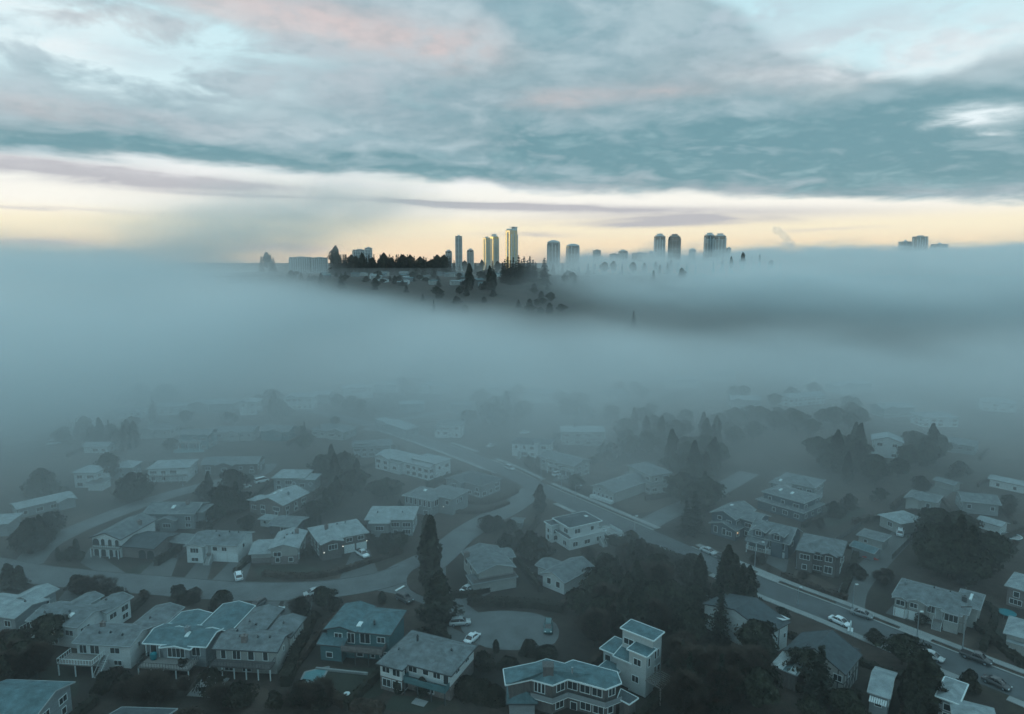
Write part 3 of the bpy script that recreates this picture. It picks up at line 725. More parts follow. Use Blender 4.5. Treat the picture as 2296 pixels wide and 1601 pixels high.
h = House('grey house with white edged teal roof, railed sun deck and bay window, bottom left', (328, 1438), (460, 1446), 4.6,
    [(0, 1, 0, 6.5, 4.6, 'gx', .26), (.04, .56, 5.8, 11.5, 4.4, 'gy', .22), (.62, 1.14, 5.8, 15.5, 4.5, 'gy', .24), (.33, .77, -.9, 2.2, 4.4, 'gy', .18)], GREYW, R_TEAL, auto=False, fasc=.16,
    wins=[(3, 'f', .5, 2.3, 3.4, 1.8), (0, 'f', .84, 2.3, 1.6, 1.8), (0, 'f', .12, 2.3, 1.2, 1.9), (0, 'f', .75, .5, 1.6, 1.0), (2, 'r', .3, 2.4, 1.2, 1.0)])
h.deck(.08, .92, -4.4, -.92, 2.0, railm=DTRIM, np=5); h.skylight(.60, 2.2, .7, 1.3); h.chimney(.56, 3.0, .8, .8, .9, GREYW)
for fx in (0, .22): h.part('carport_post', lambda m, W: m.box(W * fx, W * fx + .15, -.4, -.25, 0, 4.3), TRIM)
mb = MB(); mb.tube([(0, 0, 0), (0, 0, .25), (0, 0, 1.2), (0, 0, 1.35)], [.5, .62, .62, .35], 14); mb.box(-.66, .66, -.06, .06, 1.0, 1.1)
thing('covered_barbecue', 'turquoise cloth covered barbecue on the deck of the white edged house', 'barbecue', (h.world(Vector((h.W * .2, -1.6, 2.01)))), 0, None, mb.mesh('cover', TURQ))
h = House('cream house with full width balcony on white posts and two gabled wings behind', (484, 1450), (619, 1457), 5.0,
    [(0, 1, 0, 6.3, 5, 'gx', .30), (.05, .50, 5.6, 15.5, 4.7, 'gy', .28), (.63, 1.02, 5.6, 12.5, 4.7, 'gy', .26)], CREAM, R_GREY, DTRIM, auto=False,
    wins=[(0, 'f', .12, 2.7, .9, 1.9), (0, 'f', .34, 2.7, 1.5, 1.9), (0, 'f', .58, 2.7, 1.1, 1.9), (0, 'f', .82, 2.7, .9, 1.9), (0, 'f', .2, .3, 1.6, 1.9), (0, 'f', .5, .3, 1.6, 1.9), (0, 'r', .5, 3.0, .5, .9), (2, 'r', .3, 2.6, .5, 1.2), (2, 'r', .7, 2.4, .5, .9)])
h.deck(-.02, .98, -2.3, 0, 2.5, floor=BROWN, railm=DTRIM, np=6); h.chimney(.42, 1.5, 1.1, .8, 1.2, BRICK); h.vents((.15, 5), (.3, 2.6), (.6, 2.6), (.8, 2.7), (.2, 9), (.35, 8), (.8, 9))
h.part('hot_tub_terrace', lambda m, W: (m.box(-W * .06, W * .26, -6.6, -2.6, -.1, .5), m.box(-W * .10, W * .28, -7.3, -2.4, -.1, .32), m.box(-W * .13, W * .30, -7.9, -2.2, -.1, .16)), CONC)
h = House('white ended house with two small gables behind its ridge, behind the many lobed tree', (66, 1388), (172, 1403), 5.0,
    [(0, 1, 0, 7.5, 5, 'gx', .28), (.18, .5, 6.5, 12, 4.8, 'gy', .3), (.7, 1.08, 6.5, 13, 4.8, 'gy', .3)], WHITE, R_GREY, seed=3); h.vents((.15, 2), (.6, 3), (.8, 10)); h.skylight(.7, 2.2)
h = House('pale roofed house cut by the left edge, end of the bottom left row', (-70, 1368), (33, 1383), 4.6, [(0, 1, 0, 7.5, 4.6, 'gx', .24), (.35, .8, 6.5, 12, 4.6, 'gy', .3)], GREYW, R_PALE, seed=4); h.vents((.8, 4.6),)
h = House('house with dark teal roof cut by the bottom left corner of the photo', (-70, 1592), (80, 1598), 5.2, [(0, 1, 0, 8, 5.2, 'gx', .30)], GREYW, R_TEAL, seed=5)
h = House('sliver of roof cut by the bottom edge, right of the bottom left corner house', (200, 1668), (320, 1672), 4.6, [(0, 1, 0, 8.5, 4.6, 'gx', .3)], GREYW, R_DARK, seed=6)
# --- middle bottom
h = House('teal walled house with a broad asymmetric roof and one skylight, right of the balcony house', (733, 1407), (871, 1420), 6.0,
    [(0, .46, 0, 9.5, 6, 'gy', .26), (.40, 1.0, .3, 9.2, 5.9, 'hip', .30), (-.06, .3, -1.6, .2, 3.3, 'shed', .3)], TEALW, R_TEAL, DTRIM, auto=False,
    wins=[(0, 'f', .4, 3.9, 1.5, 1.1), (0, 'f', .85, 3.3, 1.4, 2.0), (1, 'f', .35, 3.3, 2.0, 2.0), (1, 'f', .78, 3.7, 1.5, 1.1), (0, 'f', .5, .5, 1.5, 1.9), (1, 'f', .2, .4, 1.2, 2.0), (1, 'f', .55, .4, .7, 2.0), (1, 'f', .85, .6, 1.6, 1.1), (2, 'f', .4, .8, 1.2, 1.0)])
h.skylight(.48, 1.9, .9, 1.6); h.vents((.7, 2.6), (.72, 2.0)); h.deck(.3, .95, -2.2, .28, 2.8, floor=BROWN, railm=BRICK, solid=True, post=DTRIM)
h.part('planter_wall', lambda m, W: m.box(-.3, W * .8, -5.0, -4.6, -.1, .45), CONC)
h = House('white over brown house with a grey hipped roof, below the bulb shaped road end', (865, 1471), (1009, 1509), 5.4,
    [(0, 1, 0, 9.5, 5.4, 'hip', .34), (0, .34, -1.9, 6, 5.35, 'hip', .34)], WHITE, R_GREY, DTRIM, auto=False, band=BRICK,
    wins=[(1, 'f', .28, 3.6, 1.5, 1.3), (1, 'f', .76, 3.4, 1.5, 1.3), (1, 'f', .3, .9, 1.7, 1.4), (1, 'f', .78, .9, 1.8, 1.4), (1, 'r', .2, 3.2, 1.4, 2.0), (1, 'r', .2, .4, 1.2, 2.0), (0, 'f', .43, 3.7, 1.7, 1.1), (0, 'f', .63, 3.8, 1.1, 1.0), (0, 'f', .8, 3.7, 1.4, 1.2), (0, 'f', .94, 3.0, 1.0, 2.1), (0, 'r', .3, 3.8, 1.3, 1.0), (0, 'r', .7, 3.8, 1.3, 1.0), (0, 'f', .7, .5, 1.3, 2.0), (0, 'f', .52, .3, .9, 2.0)])
h.deck(.36, .99, -1.7, -.02, 2.6, floor=TEALW, railm=TEALW, solid=True, post=DTRIM); h.chimney(.30, 4.7, .3, .3, .9, DTRIM); h.vents((.12, 2), (.82, 5.2)); 
h.part('patio_cover', lambda m, W: m.box(W * .55, W * .74, -3.4, -1.8, -.1, .12), CONC)
# angular flat roofed house traced in plan
def angular_house():
    RZ = 6.0
    pix = [(1128, 1500), (1133, 1536), (1190, 1523.6), (1239, 1537), (1274, 1523), (1358.5, 1546), (1394, 1532), (1384, 1506), (1284.6, 1479.6), (1266, 1487.5), (1225, 1477), (1201, 1485)]
    P = [G(u, v, RZ) for u, v in pix]; c = sum(P, Vector()) / len(P); t = thing('house', 'sprawling angular house with a zigzag pale edged roof and a big square chimney', 'house', (c.x, c.y, 0))
    Q = [p - Vector((c.x, c.y, 0)) for p in P]
    def inset(poly, d):
        out = []; n = len(poly)
        for i in range(n):
            a, b, e = poly[i - 1], poly[i], poly[(i + 1) % n]
            d1 = (b - a).normalized(); d2 = (e - b).normalized(); n1 = Vector((-d1.y, d1.x, 0)); n2 = Vector((-d2.y, d2.x, 0)); m = (n1 + n2).normalized()
            out.append(b + m * d / max(.4, m.dot(n1)))
        return out
    w = inset(Q, .8); mb = MB(); mb.prism([(p.x, p.y) for p in w], -.3, RZ - .12); put('wall', mb.mesh('wall', BROWN), t)
    rm = MB(); a1 = G(1229, 1503, RZ + 1.3) - Vector((c.x, c.y, 0)); a2 = G(1330, 1512, RZ + .9) - Vector((c.x, c.y, 0))
    for ap, idx in ((a1, [0, 1, 2, 3, 4, 9, 10, 11, 0]), (a2, [4, 5, 6, 7, 8, 9, 4])):
        for i, j in zip(idx, idx[1:]):
            if (i, j) in ((4, 9), (9, 4)): continue
            rm.slab([Q[i], Q[j], ap], .12)
    rm.slab([Q[4], a2, a1], .12); rm.slab([a2, Q[9], a1], .12)
    r = put('roof', rm.mesh('roof', R_TEAL), t); fa = MB()
    for i in range(12): fa.bar(Q[i] - Vector((0, 0, .08)), Q[(i + 1) % 12] - Vector((0, 0, .08)), .15, .24)
    put('fascia', fa.mesh('fascia', TRIM), r)
    ch = MB(); ch.box(a1.x - .9, a1.x + .9, a1.y - .8, a1.y + .8, RZ - .5, RZ + 2.3); ch.box(a1.x - 1.0, a1.x + 1.0, a1.y - .9, a1.y + .9, RZ + 2.303, RZ + 2.45); put('chimney', ch.mesh('chimney', BROWN), r)
    ch = MB(); ch.tube([(a1.x + 4.2, a1.y - .2, RZ), (a1.x + 4.2, a1.y - .2, RZ + 2.0)], .2); put('flue', ch.mesh('flue', METAL), r)
    # balcony band round the front, windows set in each front wall
    out = inset(Q, -.1); dk = MB(); fr = [2, 3, 4, 5, 6]
    for i, j in zip(fr, fr[1:]): dk.slab([(out[i].x, out[i].y, 2.75), (out[j].x, out[j].y, 2.75), (w[j].x, w[j].y, 2.75), (w[i].x, w[i].y, 2.75)], .22); dk.bar((out[i].x, out[i].y, 3.15), (out[j].x, out[j].y, 3.15), .07, .9, 1)
    d = put('balcony', dk.mesh('balcony', [TRIM, GREYW]), t)
    for (i, j), L in (((2, 3), ((.25, 3.5, .5), (.42, 3.5, .5), (.6, 3.5, .5))), ((3, 4), ((.55, 3.8, 1.6), (.5, .6, 1.6))), ((4, 5), ((.14, 3.8, 1.7), (.48, 3.8, 1.7), (.8, 3.8, 1.7), (.18, .0, 1.1), (.5, .6, 1.8), (.84, .6, 1.8))), ((5, 6), ((.6, 3.8, 1.3), (.5, .6, 1.0)))):
        a, b = w[i], w[j]; dr = (b - a); L_ = dr.length; dr.normalize(); nr = Vector((dr.y, -dr.x, 0)); rz = math.atan2(dr.y, dr.x)
        for f, z, ww in L:
            fm, pm = win_meshes(ww, 1.4 if ww > .6 else 1.9, TRIM); o = put('window', fm, t, a + dr * L_ * f + nr * .01 + Vector((0, 0, z - a.z)), rz); put('pane', pm, o)
    an = MB(); A4 = [G(u, v, 3.0) - Vector((c.x, c.y, 0)) for u, v in ((1384, 1566), (1411, 1581), (1432, 1566), (1392, 1545))]
    an.prism([(p.x, p.y) for p in inset(A4, .35)], -.2, 2.9, 0); put('annexe', an.mesh('annexe', BROWN), t); ar = MB(); ar.slab([(p.x, p.y, 3.1) for p in A4], .15); put('annexe_roof', ar.mesh('annexe_roof', R_DARK), t)
    fb = MB()
    for i in range(4): fb.bar((A4[i].x, A4[i].y, 3.02), (A4[(i + 1) % 4].x, A4[(i + 1) % 4].y, 3.02), .16, .2)
    put('fascia', fb.mesh('fascia', TRIM), t)
angular_house()
h = House('small pavilion with a four sided teal roof in front of the angular house', (1142, 1571), (1199, 1571), 2.6, [(0, 1, 0, 4.6, 2.6, 'hip', .5)], GREYW, R_TEAL, DTRIM, name='garden_pavilion', cat='pavilion')
# tall stepped modern house
h = House('tall pale modern house with two flat white edged roofs stepped above each other', (1396, 1410), (1464, 1437), 9.6,
    [(0, 1, 0, 3.4, 9.6, 'flat', 0), (.5, 1.05, -2.9, 0, 7.9, 'flat', 0), (.05, .5, -2.4, 0, 5.2, 'shed', .2), (-.55, .0, -1.0, 3.4, 5.0, 'hip', .3), (-.35, .1, -4.0, -1.0, 2.8, 'hip', .3)], mat('pale grey stucco', (.38, .41, .41), .85, var=.08), R_TEAL, TRIM, auto=False, fasc=.16,
    wins=[(0, 'f', .22, 7.0, 2.0, 1.1), (1, 'r', .35, 5.6, .7, 1.6), (0, 'r', .3, 5.6, .6, 1.5), (0, 'r', .6, 5.6, .6, 1.5), (0, 'r', .3, 2.6, .6, 1.5), (0, 'r', .7, 2.4, 1.0, 1.5), (1, 'f', .5, 5.6, 1.4, 1.2), (1, 'f', .4, 2.2, 1.3, 1.2), (3, 'f', .3, 2.6, 1.2, 1.2), (4, 'r', .5, 1.0, .8, 1.4), (4, 'f', .5, .8, 1.2, 1.2)])
h.part('pergola', lambda m, W: [m.bar((W * 1.05 + .1, -3.2 + i * .55, 3.6), (W * 1.05 + 3.4, -3.2 + i * .55, 3.3), .10, .16) for i in range(9)] + [m.bar((W * 1.05 + 3.1, -3.4, 3.15), (W * 1.05 + 3.1, 1.4, 3.15), .14, .2)] + [m.box(W * 1.05 + 3.0, W * 1.05 + 3.2, y, y + .2, 0, 3.1) for y in (-3.2, 1.2)], WOOD)
# --- middle distance, centre
h = House('cream gable ended house with a wide overhanging roof, right of the tall dark cedars', (1074, 1282), (1151, 1269), 4.8,
    [(.0, 1, 0, 12.5, 4.8, 'gy', .30), (-.22, 1.02, -1.6, 3, 2.6, 'flat', 0), (.55, 1.25, 6, 11, 4.6, 'gx', .3)], CREAM, R_GREY, TRIM, auto=True, seed=2, band=None)
h.chimney(-.02, 9.2, 1.2, 1.0, 1.2, BRICK); h.deck(-.2, 1.0, -1.6, -.02, 2.9, floor=BROWN, posts=False, railm=BRICK)
h = House('small white gabled house with two front windows, below the white modern house', (1217, 1284), (1265, 1303), 3.4, [(0, 1, 0, 11, 3.4, 'gy', .42), (-.75, .0, 4, 9, 2.6, 'gx', .3)], WHITE, R_GREY, TRIM, auto=False, wins=[(0, 'f', .3, 1.3, 1.1, 1.4), (0, 'f', .72, 1.2, 1.1, 1.4)])
h = House('white modern house with dark hipped roof and stepped white balconies beside the main road', (1278, 1181), (1344, 1166), 6.2,
    [(0, 1, 0, 7.5, 6.2, 'hip', .22), (-.10, 1.1, -1.2, 7.2, 3.2, 'flat', 0), (1.1, 1.6, -2.5, 3, 1.4, 'flat', 0), (-.25, 0, 5.5, 8.5, 5.0, 'flat', 0)], WHITE, R_DARK, TRIM, auto=True, seed=9, fasc=.16)
h.deck(-.02, 1.04, -1.4, -.02, 3.5, floor=CONC, solid=True, railm=WHITE, posts=False); h.skylight(.75, 3, .9, .9); h.deck(1.1, 1.62, -2.6, 3, 1.75, floor=CONC, solid=True, railm=WHITE, posts=False); h.steps(.9, -2.0, 1.8, 1.2, 7)
h = House('grey hipped two storey house with a projecting left wing, left of the tall cedars', (822, 1163), (924, 1163), 5.2, [(0, 1, 0, 10, 5.2, 'hip', .28), (.12, .5, -2.2, 4, 5.0, 'hip', .28)], GREYW, R_PALE, TRIM, seed=11); h.vents((.2, 3), (.75, 3))
h = House('dark brown house with two white garage doors lit by two small bulbs', (716, 1213), (822, 1192), 5.0, [(0, 1, 0, 10.5, 5.0, 'hip', .28), (.02, .42, -1.8, 4, 4.9, 'gy', .26)], BROWN, R_PALE, TRIM, seed=12, gar=((0, 'f', .62, .0, 2.6, 2.2), (0, 'f', .88, .0, 2.6, 2.2)), wins=((1, 'f', .55, 2.7, 2.2, 1.3), (0, 'f', .62, 3.2, 1.6, 1.0), (0, 'f', .87, 3.2, 1.6, 1.0)))
W_ = h.W; h.lamp(W_ * .48, -.2, 2.2); h.lamp(W_ * 1.0 - .1, -.2, 2.4); h.lamp(W_ * .05, -2.1, 2.3); h.vents((.5, 6), (.7, 7)); h.chimney(.25, 5)
h = House('brick house with a pale gabled front and lower left wing, beside the lit garage house', (562, 1226), (668, 1222), 4.6, [(.44, 1, -1.2, 9.5, 4.6, 'gy', .30), (0, .46, 0, 8.5, 2.9, 'gx', .26)], CREAM, R_PALE, TRIM, seed=13, band=BRICK); h.vents((.66, 3), (.68, 5), (.78, 6)); h.chimney(.86, 7)
h = House('long white house with a white double garage and front steps, brightest of its row', (428, 1217), (531, 1221), 4.9, [(0, 1, 0, 8.5, 4.9, 'gx', .30), (-.04, .30, -1.3, 4, 4.8, 'gy', .28)], WHITE, R_GREY, TRIM, auto=False,
    gar=((0, 'f', .66, 0, 2.5, 2.2), (0, 'f', .90, 0, 2.5, 2.2)), wins=((1, 'f', .5, 2.8, 2.2, 1.2), (0, 'f', .52, 3.0, 1.2, 1.0), (0, 'f', .72, 3.0, 1.3, 1.0), (1, 'f', .5, .5, 1.8, .9), (0, 'r', .4, 2.8, 1.0, 1.0)), doors=((0, 'f', .40, 2.4, 1.0, 2.1),))
h.steps(.42, -.1, 2.3, 1.4, 8); h.deck(.36, .46, -1.0, -.02, 2.4, posts=False, rail=False)
h.vents((.3, 6), (.6, 6), (.8, 6), (.5, 3))
h = House('white gable fronted house with a row of dark arches across its balcony', (206, 1203), (269, 1207), 5.4, [(0, 1, 0, 14, 5.4, 'gy', .36)], WHITE, R_GREY, DTRIM, auto=False)
def arches(m, W, z, n, w, hh, y=-.06, x0=.5, gap=None):
    for i in range(n):
        cx = x0 + (W - 2 * x0) * (i + .5) / n; pts = [(cx - w / 2, y, z), (cx + w / 2, y, z)] + [(cx + w / 2 * math.cos(a), y, z + hh - w / 2 + w / 2 * math.sin(a)) for a in [math.pi * k / 10 for k in range(11)]]
        m.slab2 = None; j = len(m.v); N_ = len(pts); m.v += pts + [(p[0], y + .05, p[2]) for p in pts]; m.f += [tuple(range(j, j + N_)), tuple(reversed(range(j + N_, j + 2 * N_)))]; m.mi += [0, 0]
        for k in range(N_): q = (k + 1) % N_; m.f.append((j + k, j + q, j + N_ + q, j + N_ + k)); m.mi.append(0)
for i in range(4):
    h.part('arched_opening', lambda m, W, i=i: arches(m, W / 4 * .98, 3.0, 1, (1.9 if i == 0 else 1.0), 1.9, -.08, .1), GLASS).location = (h.W / 4 * i + .05, 0, 0)
    h.part('lower_arch', lambda m, W, i=i: arches(m, W / 4 * .98, .1, 1, 1.3, 2.1, -.08, .1), GLASS).location = (h.W / 4 * i + .05, 0, 0)
h.deck(0, 1, -1.1, -.1, 2.7, floor=CREAM, railm=BROWN); h.chimney(.9, 9)
h = House('low dark roofed annexe with two arched carport openings beside the white arched house', (271, 1222), (344, 1228), 3.3, [(0, 1, 0, 9.5, 3.3, 'gx', .2)], BRICK, R_DARK, DTRIM, auto=False)
for i in range(2): h.part('arched_opening', lambda m, W, i=i: arches(m, 2.4, .1, 1, 2.1, 2.3, -.08, .1), GLASS).location = (h.W * .52 + i * 2.5, 0, 0)
h = House('small open carport between the arched annexe and the long white house', (384, 1212), (418, 1216), 2.6, [(0, 1, 0, 5, 2.6, 'gx', .25)], BROWN, R_GREY, TRIM, name='carport', cat='carport', auto=False)
h = House('hazy house with a little gabled porch and one white skylight, behind the arched house', (325, 1149), (434, 1150), 5.0, [(0, 1, 0, 9, 5, 'gx', .3), (.36, .66, -2, 3, 3.6, 'gy', .4), (.8, 1.1, 2, 8, 4.8, 'hip', .3)], GREYW, R_GREY, TRIM, seed=20); h.skylight(.5, 2.6, .9, 1.4); h.chimney(.75, 4)
h = House('pale roofed house turned cornerwise with a drooping left carport roof, above the small white shed', (574, 1122), (634, 1131), 4.6, [(0, 1, 0, 12, 4.6, 'gy', .34), (-.35, .06, 1, 6, 3.6, 'shedf', .05)], BRICK, R_PALE, TRIM, seed=21); h.skylight(.4, 7, .6, 1.0); h.skylight(.35, 4.6, .6, 1.0); h.chimney(.75, 6, .5, .5, .8, METAL)
h = House('small white garden shed with a pyramid roof', (583, 1161), (604, 1163), 2.6, [(0, 1, 0, 3.2, 2.6, 'hip', .45)], WHITE, R_PALE, TRIM, name='garden_shed', cat='shed', auto=False, wins=((0, 'f', .5, 1.0, .8, .8),))
h = House('dark open carport with a white roof edge beside the small white shed', (604, 1176), (662, 1180), 2.9, [(0, 1, 0, 7, 2.9, 'gx', .16)], BROWN, R_GREY, TRIM, name='carport', cat='carport', auto=False, wins=((0, 'f', .6, .1, 2.6, 2.2),))
h = House('pale house with a hipped roof and diamond trim, behind the cornerwise pale roofed house', (613, 1070), (706, 1071), 4.8, [(0, .72, 0, 9, 4.8, 'hip', .3), (.6, 1, -.5, 6, 4.0, 'flat', 0)], GREYW, R_PALE, TRIM, seed=22)
h.part('diamond_trim', lambda m, W: [m.bar((W * f - .8, -.62, 2.7), (W * f, -.62, 3.5), .12) or m.bar((W * f, -.62, 3.5), (W * f + .8, -.62, 2.7), .12) or m.bar((W * f + .8, -.62, 2.7), (W * f, -.62, 1.9), .12) or m.bar((W * f, -.62, 1.9), (W * f - .8, -.62, 2.7), .12) for f in (.5, .9)], TRIM)
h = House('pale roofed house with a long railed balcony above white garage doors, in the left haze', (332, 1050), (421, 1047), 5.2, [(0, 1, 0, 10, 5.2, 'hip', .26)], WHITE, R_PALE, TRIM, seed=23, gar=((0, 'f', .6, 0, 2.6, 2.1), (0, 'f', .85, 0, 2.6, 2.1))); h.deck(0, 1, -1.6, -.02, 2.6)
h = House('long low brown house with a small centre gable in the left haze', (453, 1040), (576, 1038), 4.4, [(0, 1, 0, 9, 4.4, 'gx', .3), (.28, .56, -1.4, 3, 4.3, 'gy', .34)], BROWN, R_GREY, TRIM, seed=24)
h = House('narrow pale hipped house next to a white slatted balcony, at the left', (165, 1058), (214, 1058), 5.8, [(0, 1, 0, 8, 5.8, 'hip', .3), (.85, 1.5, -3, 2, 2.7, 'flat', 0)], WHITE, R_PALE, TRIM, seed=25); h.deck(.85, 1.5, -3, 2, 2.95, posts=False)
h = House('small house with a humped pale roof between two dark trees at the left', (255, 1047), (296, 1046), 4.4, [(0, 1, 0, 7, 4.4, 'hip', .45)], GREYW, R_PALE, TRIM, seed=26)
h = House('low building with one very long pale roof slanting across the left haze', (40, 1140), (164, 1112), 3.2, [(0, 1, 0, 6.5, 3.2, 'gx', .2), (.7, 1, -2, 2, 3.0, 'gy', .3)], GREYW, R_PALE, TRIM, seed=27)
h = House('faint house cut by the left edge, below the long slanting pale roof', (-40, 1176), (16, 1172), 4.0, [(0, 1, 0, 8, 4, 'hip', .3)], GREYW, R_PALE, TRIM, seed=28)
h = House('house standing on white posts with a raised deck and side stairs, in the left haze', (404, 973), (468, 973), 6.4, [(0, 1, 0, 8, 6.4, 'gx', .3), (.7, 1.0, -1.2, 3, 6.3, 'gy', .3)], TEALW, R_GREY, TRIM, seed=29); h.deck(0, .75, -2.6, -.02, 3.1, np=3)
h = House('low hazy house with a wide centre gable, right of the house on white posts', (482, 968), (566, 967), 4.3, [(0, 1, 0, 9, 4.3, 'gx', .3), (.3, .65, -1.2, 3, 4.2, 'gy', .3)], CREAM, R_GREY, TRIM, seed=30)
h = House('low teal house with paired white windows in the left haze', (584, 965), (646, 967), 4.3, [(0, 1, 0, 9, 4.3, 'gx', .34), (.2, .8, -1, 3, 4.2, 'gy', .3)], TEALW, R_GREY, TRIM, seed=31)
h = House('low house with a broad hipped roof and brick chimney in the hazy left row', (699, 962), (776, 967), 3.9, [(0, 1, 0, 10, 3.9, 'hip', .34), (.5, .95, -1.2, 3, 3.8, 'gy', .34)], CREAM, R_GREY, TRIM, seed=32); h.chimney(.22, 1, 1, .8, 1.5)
# --- houses along the main road, far side to near side
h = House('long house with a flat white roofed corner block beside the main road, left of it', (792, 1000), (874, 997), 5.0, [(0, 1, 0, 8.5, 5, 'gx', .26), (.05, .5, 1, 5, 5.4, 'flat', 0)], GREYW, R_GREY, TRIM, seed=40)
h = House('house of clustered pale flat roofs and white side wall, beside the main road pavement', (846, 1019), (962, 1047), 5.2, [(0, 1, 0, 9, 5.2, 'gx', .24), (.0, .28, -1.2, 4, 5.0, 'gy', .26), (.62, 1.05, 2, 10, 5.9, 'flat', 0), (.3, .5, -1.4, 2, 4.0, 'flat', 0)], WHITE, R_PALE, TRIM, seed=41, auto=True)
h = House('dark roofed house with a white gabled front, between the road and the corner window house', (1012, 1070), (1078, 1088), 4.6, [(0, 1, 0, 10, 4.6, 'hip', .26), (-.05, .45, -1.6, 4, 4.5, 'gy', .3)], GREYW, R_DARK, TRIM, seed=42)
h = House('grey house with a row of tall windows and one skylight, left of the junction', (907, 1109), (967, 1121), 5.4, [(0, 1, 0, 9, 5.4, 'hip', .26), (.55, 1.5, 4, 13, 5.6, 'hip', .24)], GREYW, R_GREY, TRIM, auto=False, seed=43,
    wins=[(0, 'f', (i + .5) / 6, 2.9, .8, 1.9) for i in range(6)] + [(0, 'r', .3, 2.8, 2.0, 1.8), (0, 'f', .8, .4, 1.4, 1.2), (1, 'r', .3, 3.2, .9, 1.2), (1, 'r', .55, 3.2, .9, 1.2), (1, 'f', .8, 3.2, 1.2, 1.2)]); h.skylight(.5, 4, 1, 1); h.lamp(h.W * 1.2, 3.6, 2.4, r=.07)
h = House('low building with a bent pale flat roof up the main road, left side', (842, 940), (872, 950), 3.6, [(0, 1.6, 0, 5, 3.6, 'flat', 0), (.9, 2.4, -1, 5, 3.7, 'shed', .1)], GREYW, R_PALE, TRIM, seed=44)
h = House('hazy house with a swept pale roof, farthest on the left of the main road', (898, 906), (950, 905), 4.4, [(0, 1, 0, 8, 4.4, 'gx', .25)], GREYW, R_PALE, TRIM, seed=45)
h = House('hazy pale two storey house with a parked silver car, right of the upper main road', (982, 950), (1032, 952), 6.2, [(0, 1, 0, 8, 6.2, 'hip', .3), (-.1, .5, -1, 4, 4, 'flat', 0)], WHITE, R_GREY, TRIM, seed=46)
h = House('pale house with a low dark roof and outside stair, left of the large cream house', (1148, 992), (1204, 996), 5.6, [(0, 1, 0, 9, 5.6, 'hip', .22), (.55, 1.45, 2, 9, 5.5, 'hip', .22), (.9, 1.05, -1, 2, 6.4, 'flat', 0)], WHITE, R_DARK, TRIM, seed=47); h.steps(.35, -1, 2.6, 1.4, 9)
h = House('large cream house with a wide low roof and upper balcony, right of the main road', (1260, 967), (1355, 968), 6.0, [(0, 1, 0, 10, 6, 'hip', .2), (.5, 1.02, -1.4, 4, 3.2, 'flat', 0)], CREAM, R_PALE, TRIM, seed=48); h.deck(.5, 1.02, -1.5, -.02, 3.45, posts=False); h.chimney(.3, 5)
h = House('long house with gable windows and two dark garage bays behind a white off road car', (1212, 1022), (1291, 1042), 5.2, [(0, 1, 0, 8.5, 5.2, 'gx', .3), (.55, 1.0, -1.2, 3, 5.1, 'gx', .3)], CREAM, R_GREY, TRIM, seed=49, wins=[(0, 'l', .3, 3.2, 1.0, 1.1), (0, 'l', .6, 3.2, 1.0, 1.1), (1, 'f', .35, .1, 2.3, 2.2), (1, 'f', .75, .1, 2.3, 2.2)]); h.deck(.3, 1, -2.2, -1.22, 2.8)
h = House('long low grey roofed wing with a band of windows along its front end', (1329, 1088), (1376, 1103), 3.9, [(0, 1, 0, 19, 3.9, 'gy', .34)], CREAM, R_GREY, TRIM, auto=False, wins=[(0, 'f', (i + .5) / 5, 1.0, .95, 1.0) for i in range(5)] + [(0, 'f', .35, 2.9, .8, .9)]); h.part('sun_room', lambda m, W: m.box(-.1, W + .1, -1.4, -.05, -.2, .9), WHITE)
h = House('pale square tower like house with a hipped top storey, beyond the brown lawn', (1410, 1042), (1461, 1065), 6.6, [(0, 1, 0, 8, 6.6, 'hip', .28), (-.05, 1.08, -1.0, 8.4, 3.4, 'flat', 0)], CREAM, R_GREY, TRIM, seed=50)
# --- right side of the main road
h = House('dark blue house with white trimmed gables and a small orange porch light', (1597, 1147), (1648, 1162), 6.0, [(0, 1, 0, 11, 6, 'gy', .4), (.1, 1.15, -1.6, 5, 3.4, 'gy', .32), (1.0, 1.7, 3, 10, 5.6, 'gx', .35)], DARKW, R_GREY, TRIM, seed=60, wins=[(1, 'f', .2, .9, 1.0, 1.8), (1, 'f', .55, .9, 1.0, 1.8), (0, 'f', .35, 4.4, 1.2, 1.0)]); h.lamp(h.W * 1.2, -.8, 2.2, LITO, .09); h.skylight(.4, 6)
h = House('dark house with two white windowed dormer gables, a porch and a white garage door', (1682, 1196), (1768, 1217), 4.6, [(0, 1, 0, 10.5, 4.6, 'gx', .5), (.10, .38, -.6, 4, 6.4, 'gy', .4), (.58, .86, -.6, 4, 6.4, 'gy', .4)], DARKW, R_GREY, TRIM, auto=False,
    wins=[(1, 'f', .5, 4.9, 1.4, 1.2), (2, 'f', .5, 4.9, 1.4, 1.2), (0, 'f', .60, 2.3, 1.4, 1.7), (0, 'f', .84, 2.3, 1.4, 1.7), (0, 'r', .35, 2.6, 1.2, 1.2), (0, 'r', .5, 5.0, 1.0, 1.2)], gar=((0, 'f', .68, -.6, 4.6, 2.0),), doors=((0, 'f', .3, 1.2, 1.0, 2.1),))
h.part('porch_roof', lambda m, W: m.slab([(-.6, -2.6, 3.3), (W * .52, -2.6, 3.3), (W * .52, 0, 4.1), (-.6, 0, 4.1)], .15), R_GREY); h.deck(-.02, .5, -2.3, -.02, 1.0); 
for fx in (.0, .24, .48): h.part('porch_post', lambda m, W, fx=fx: m.box(W * fx, W * fx + .2, -2.3, -2.1, 1, 3.3), TRIM)
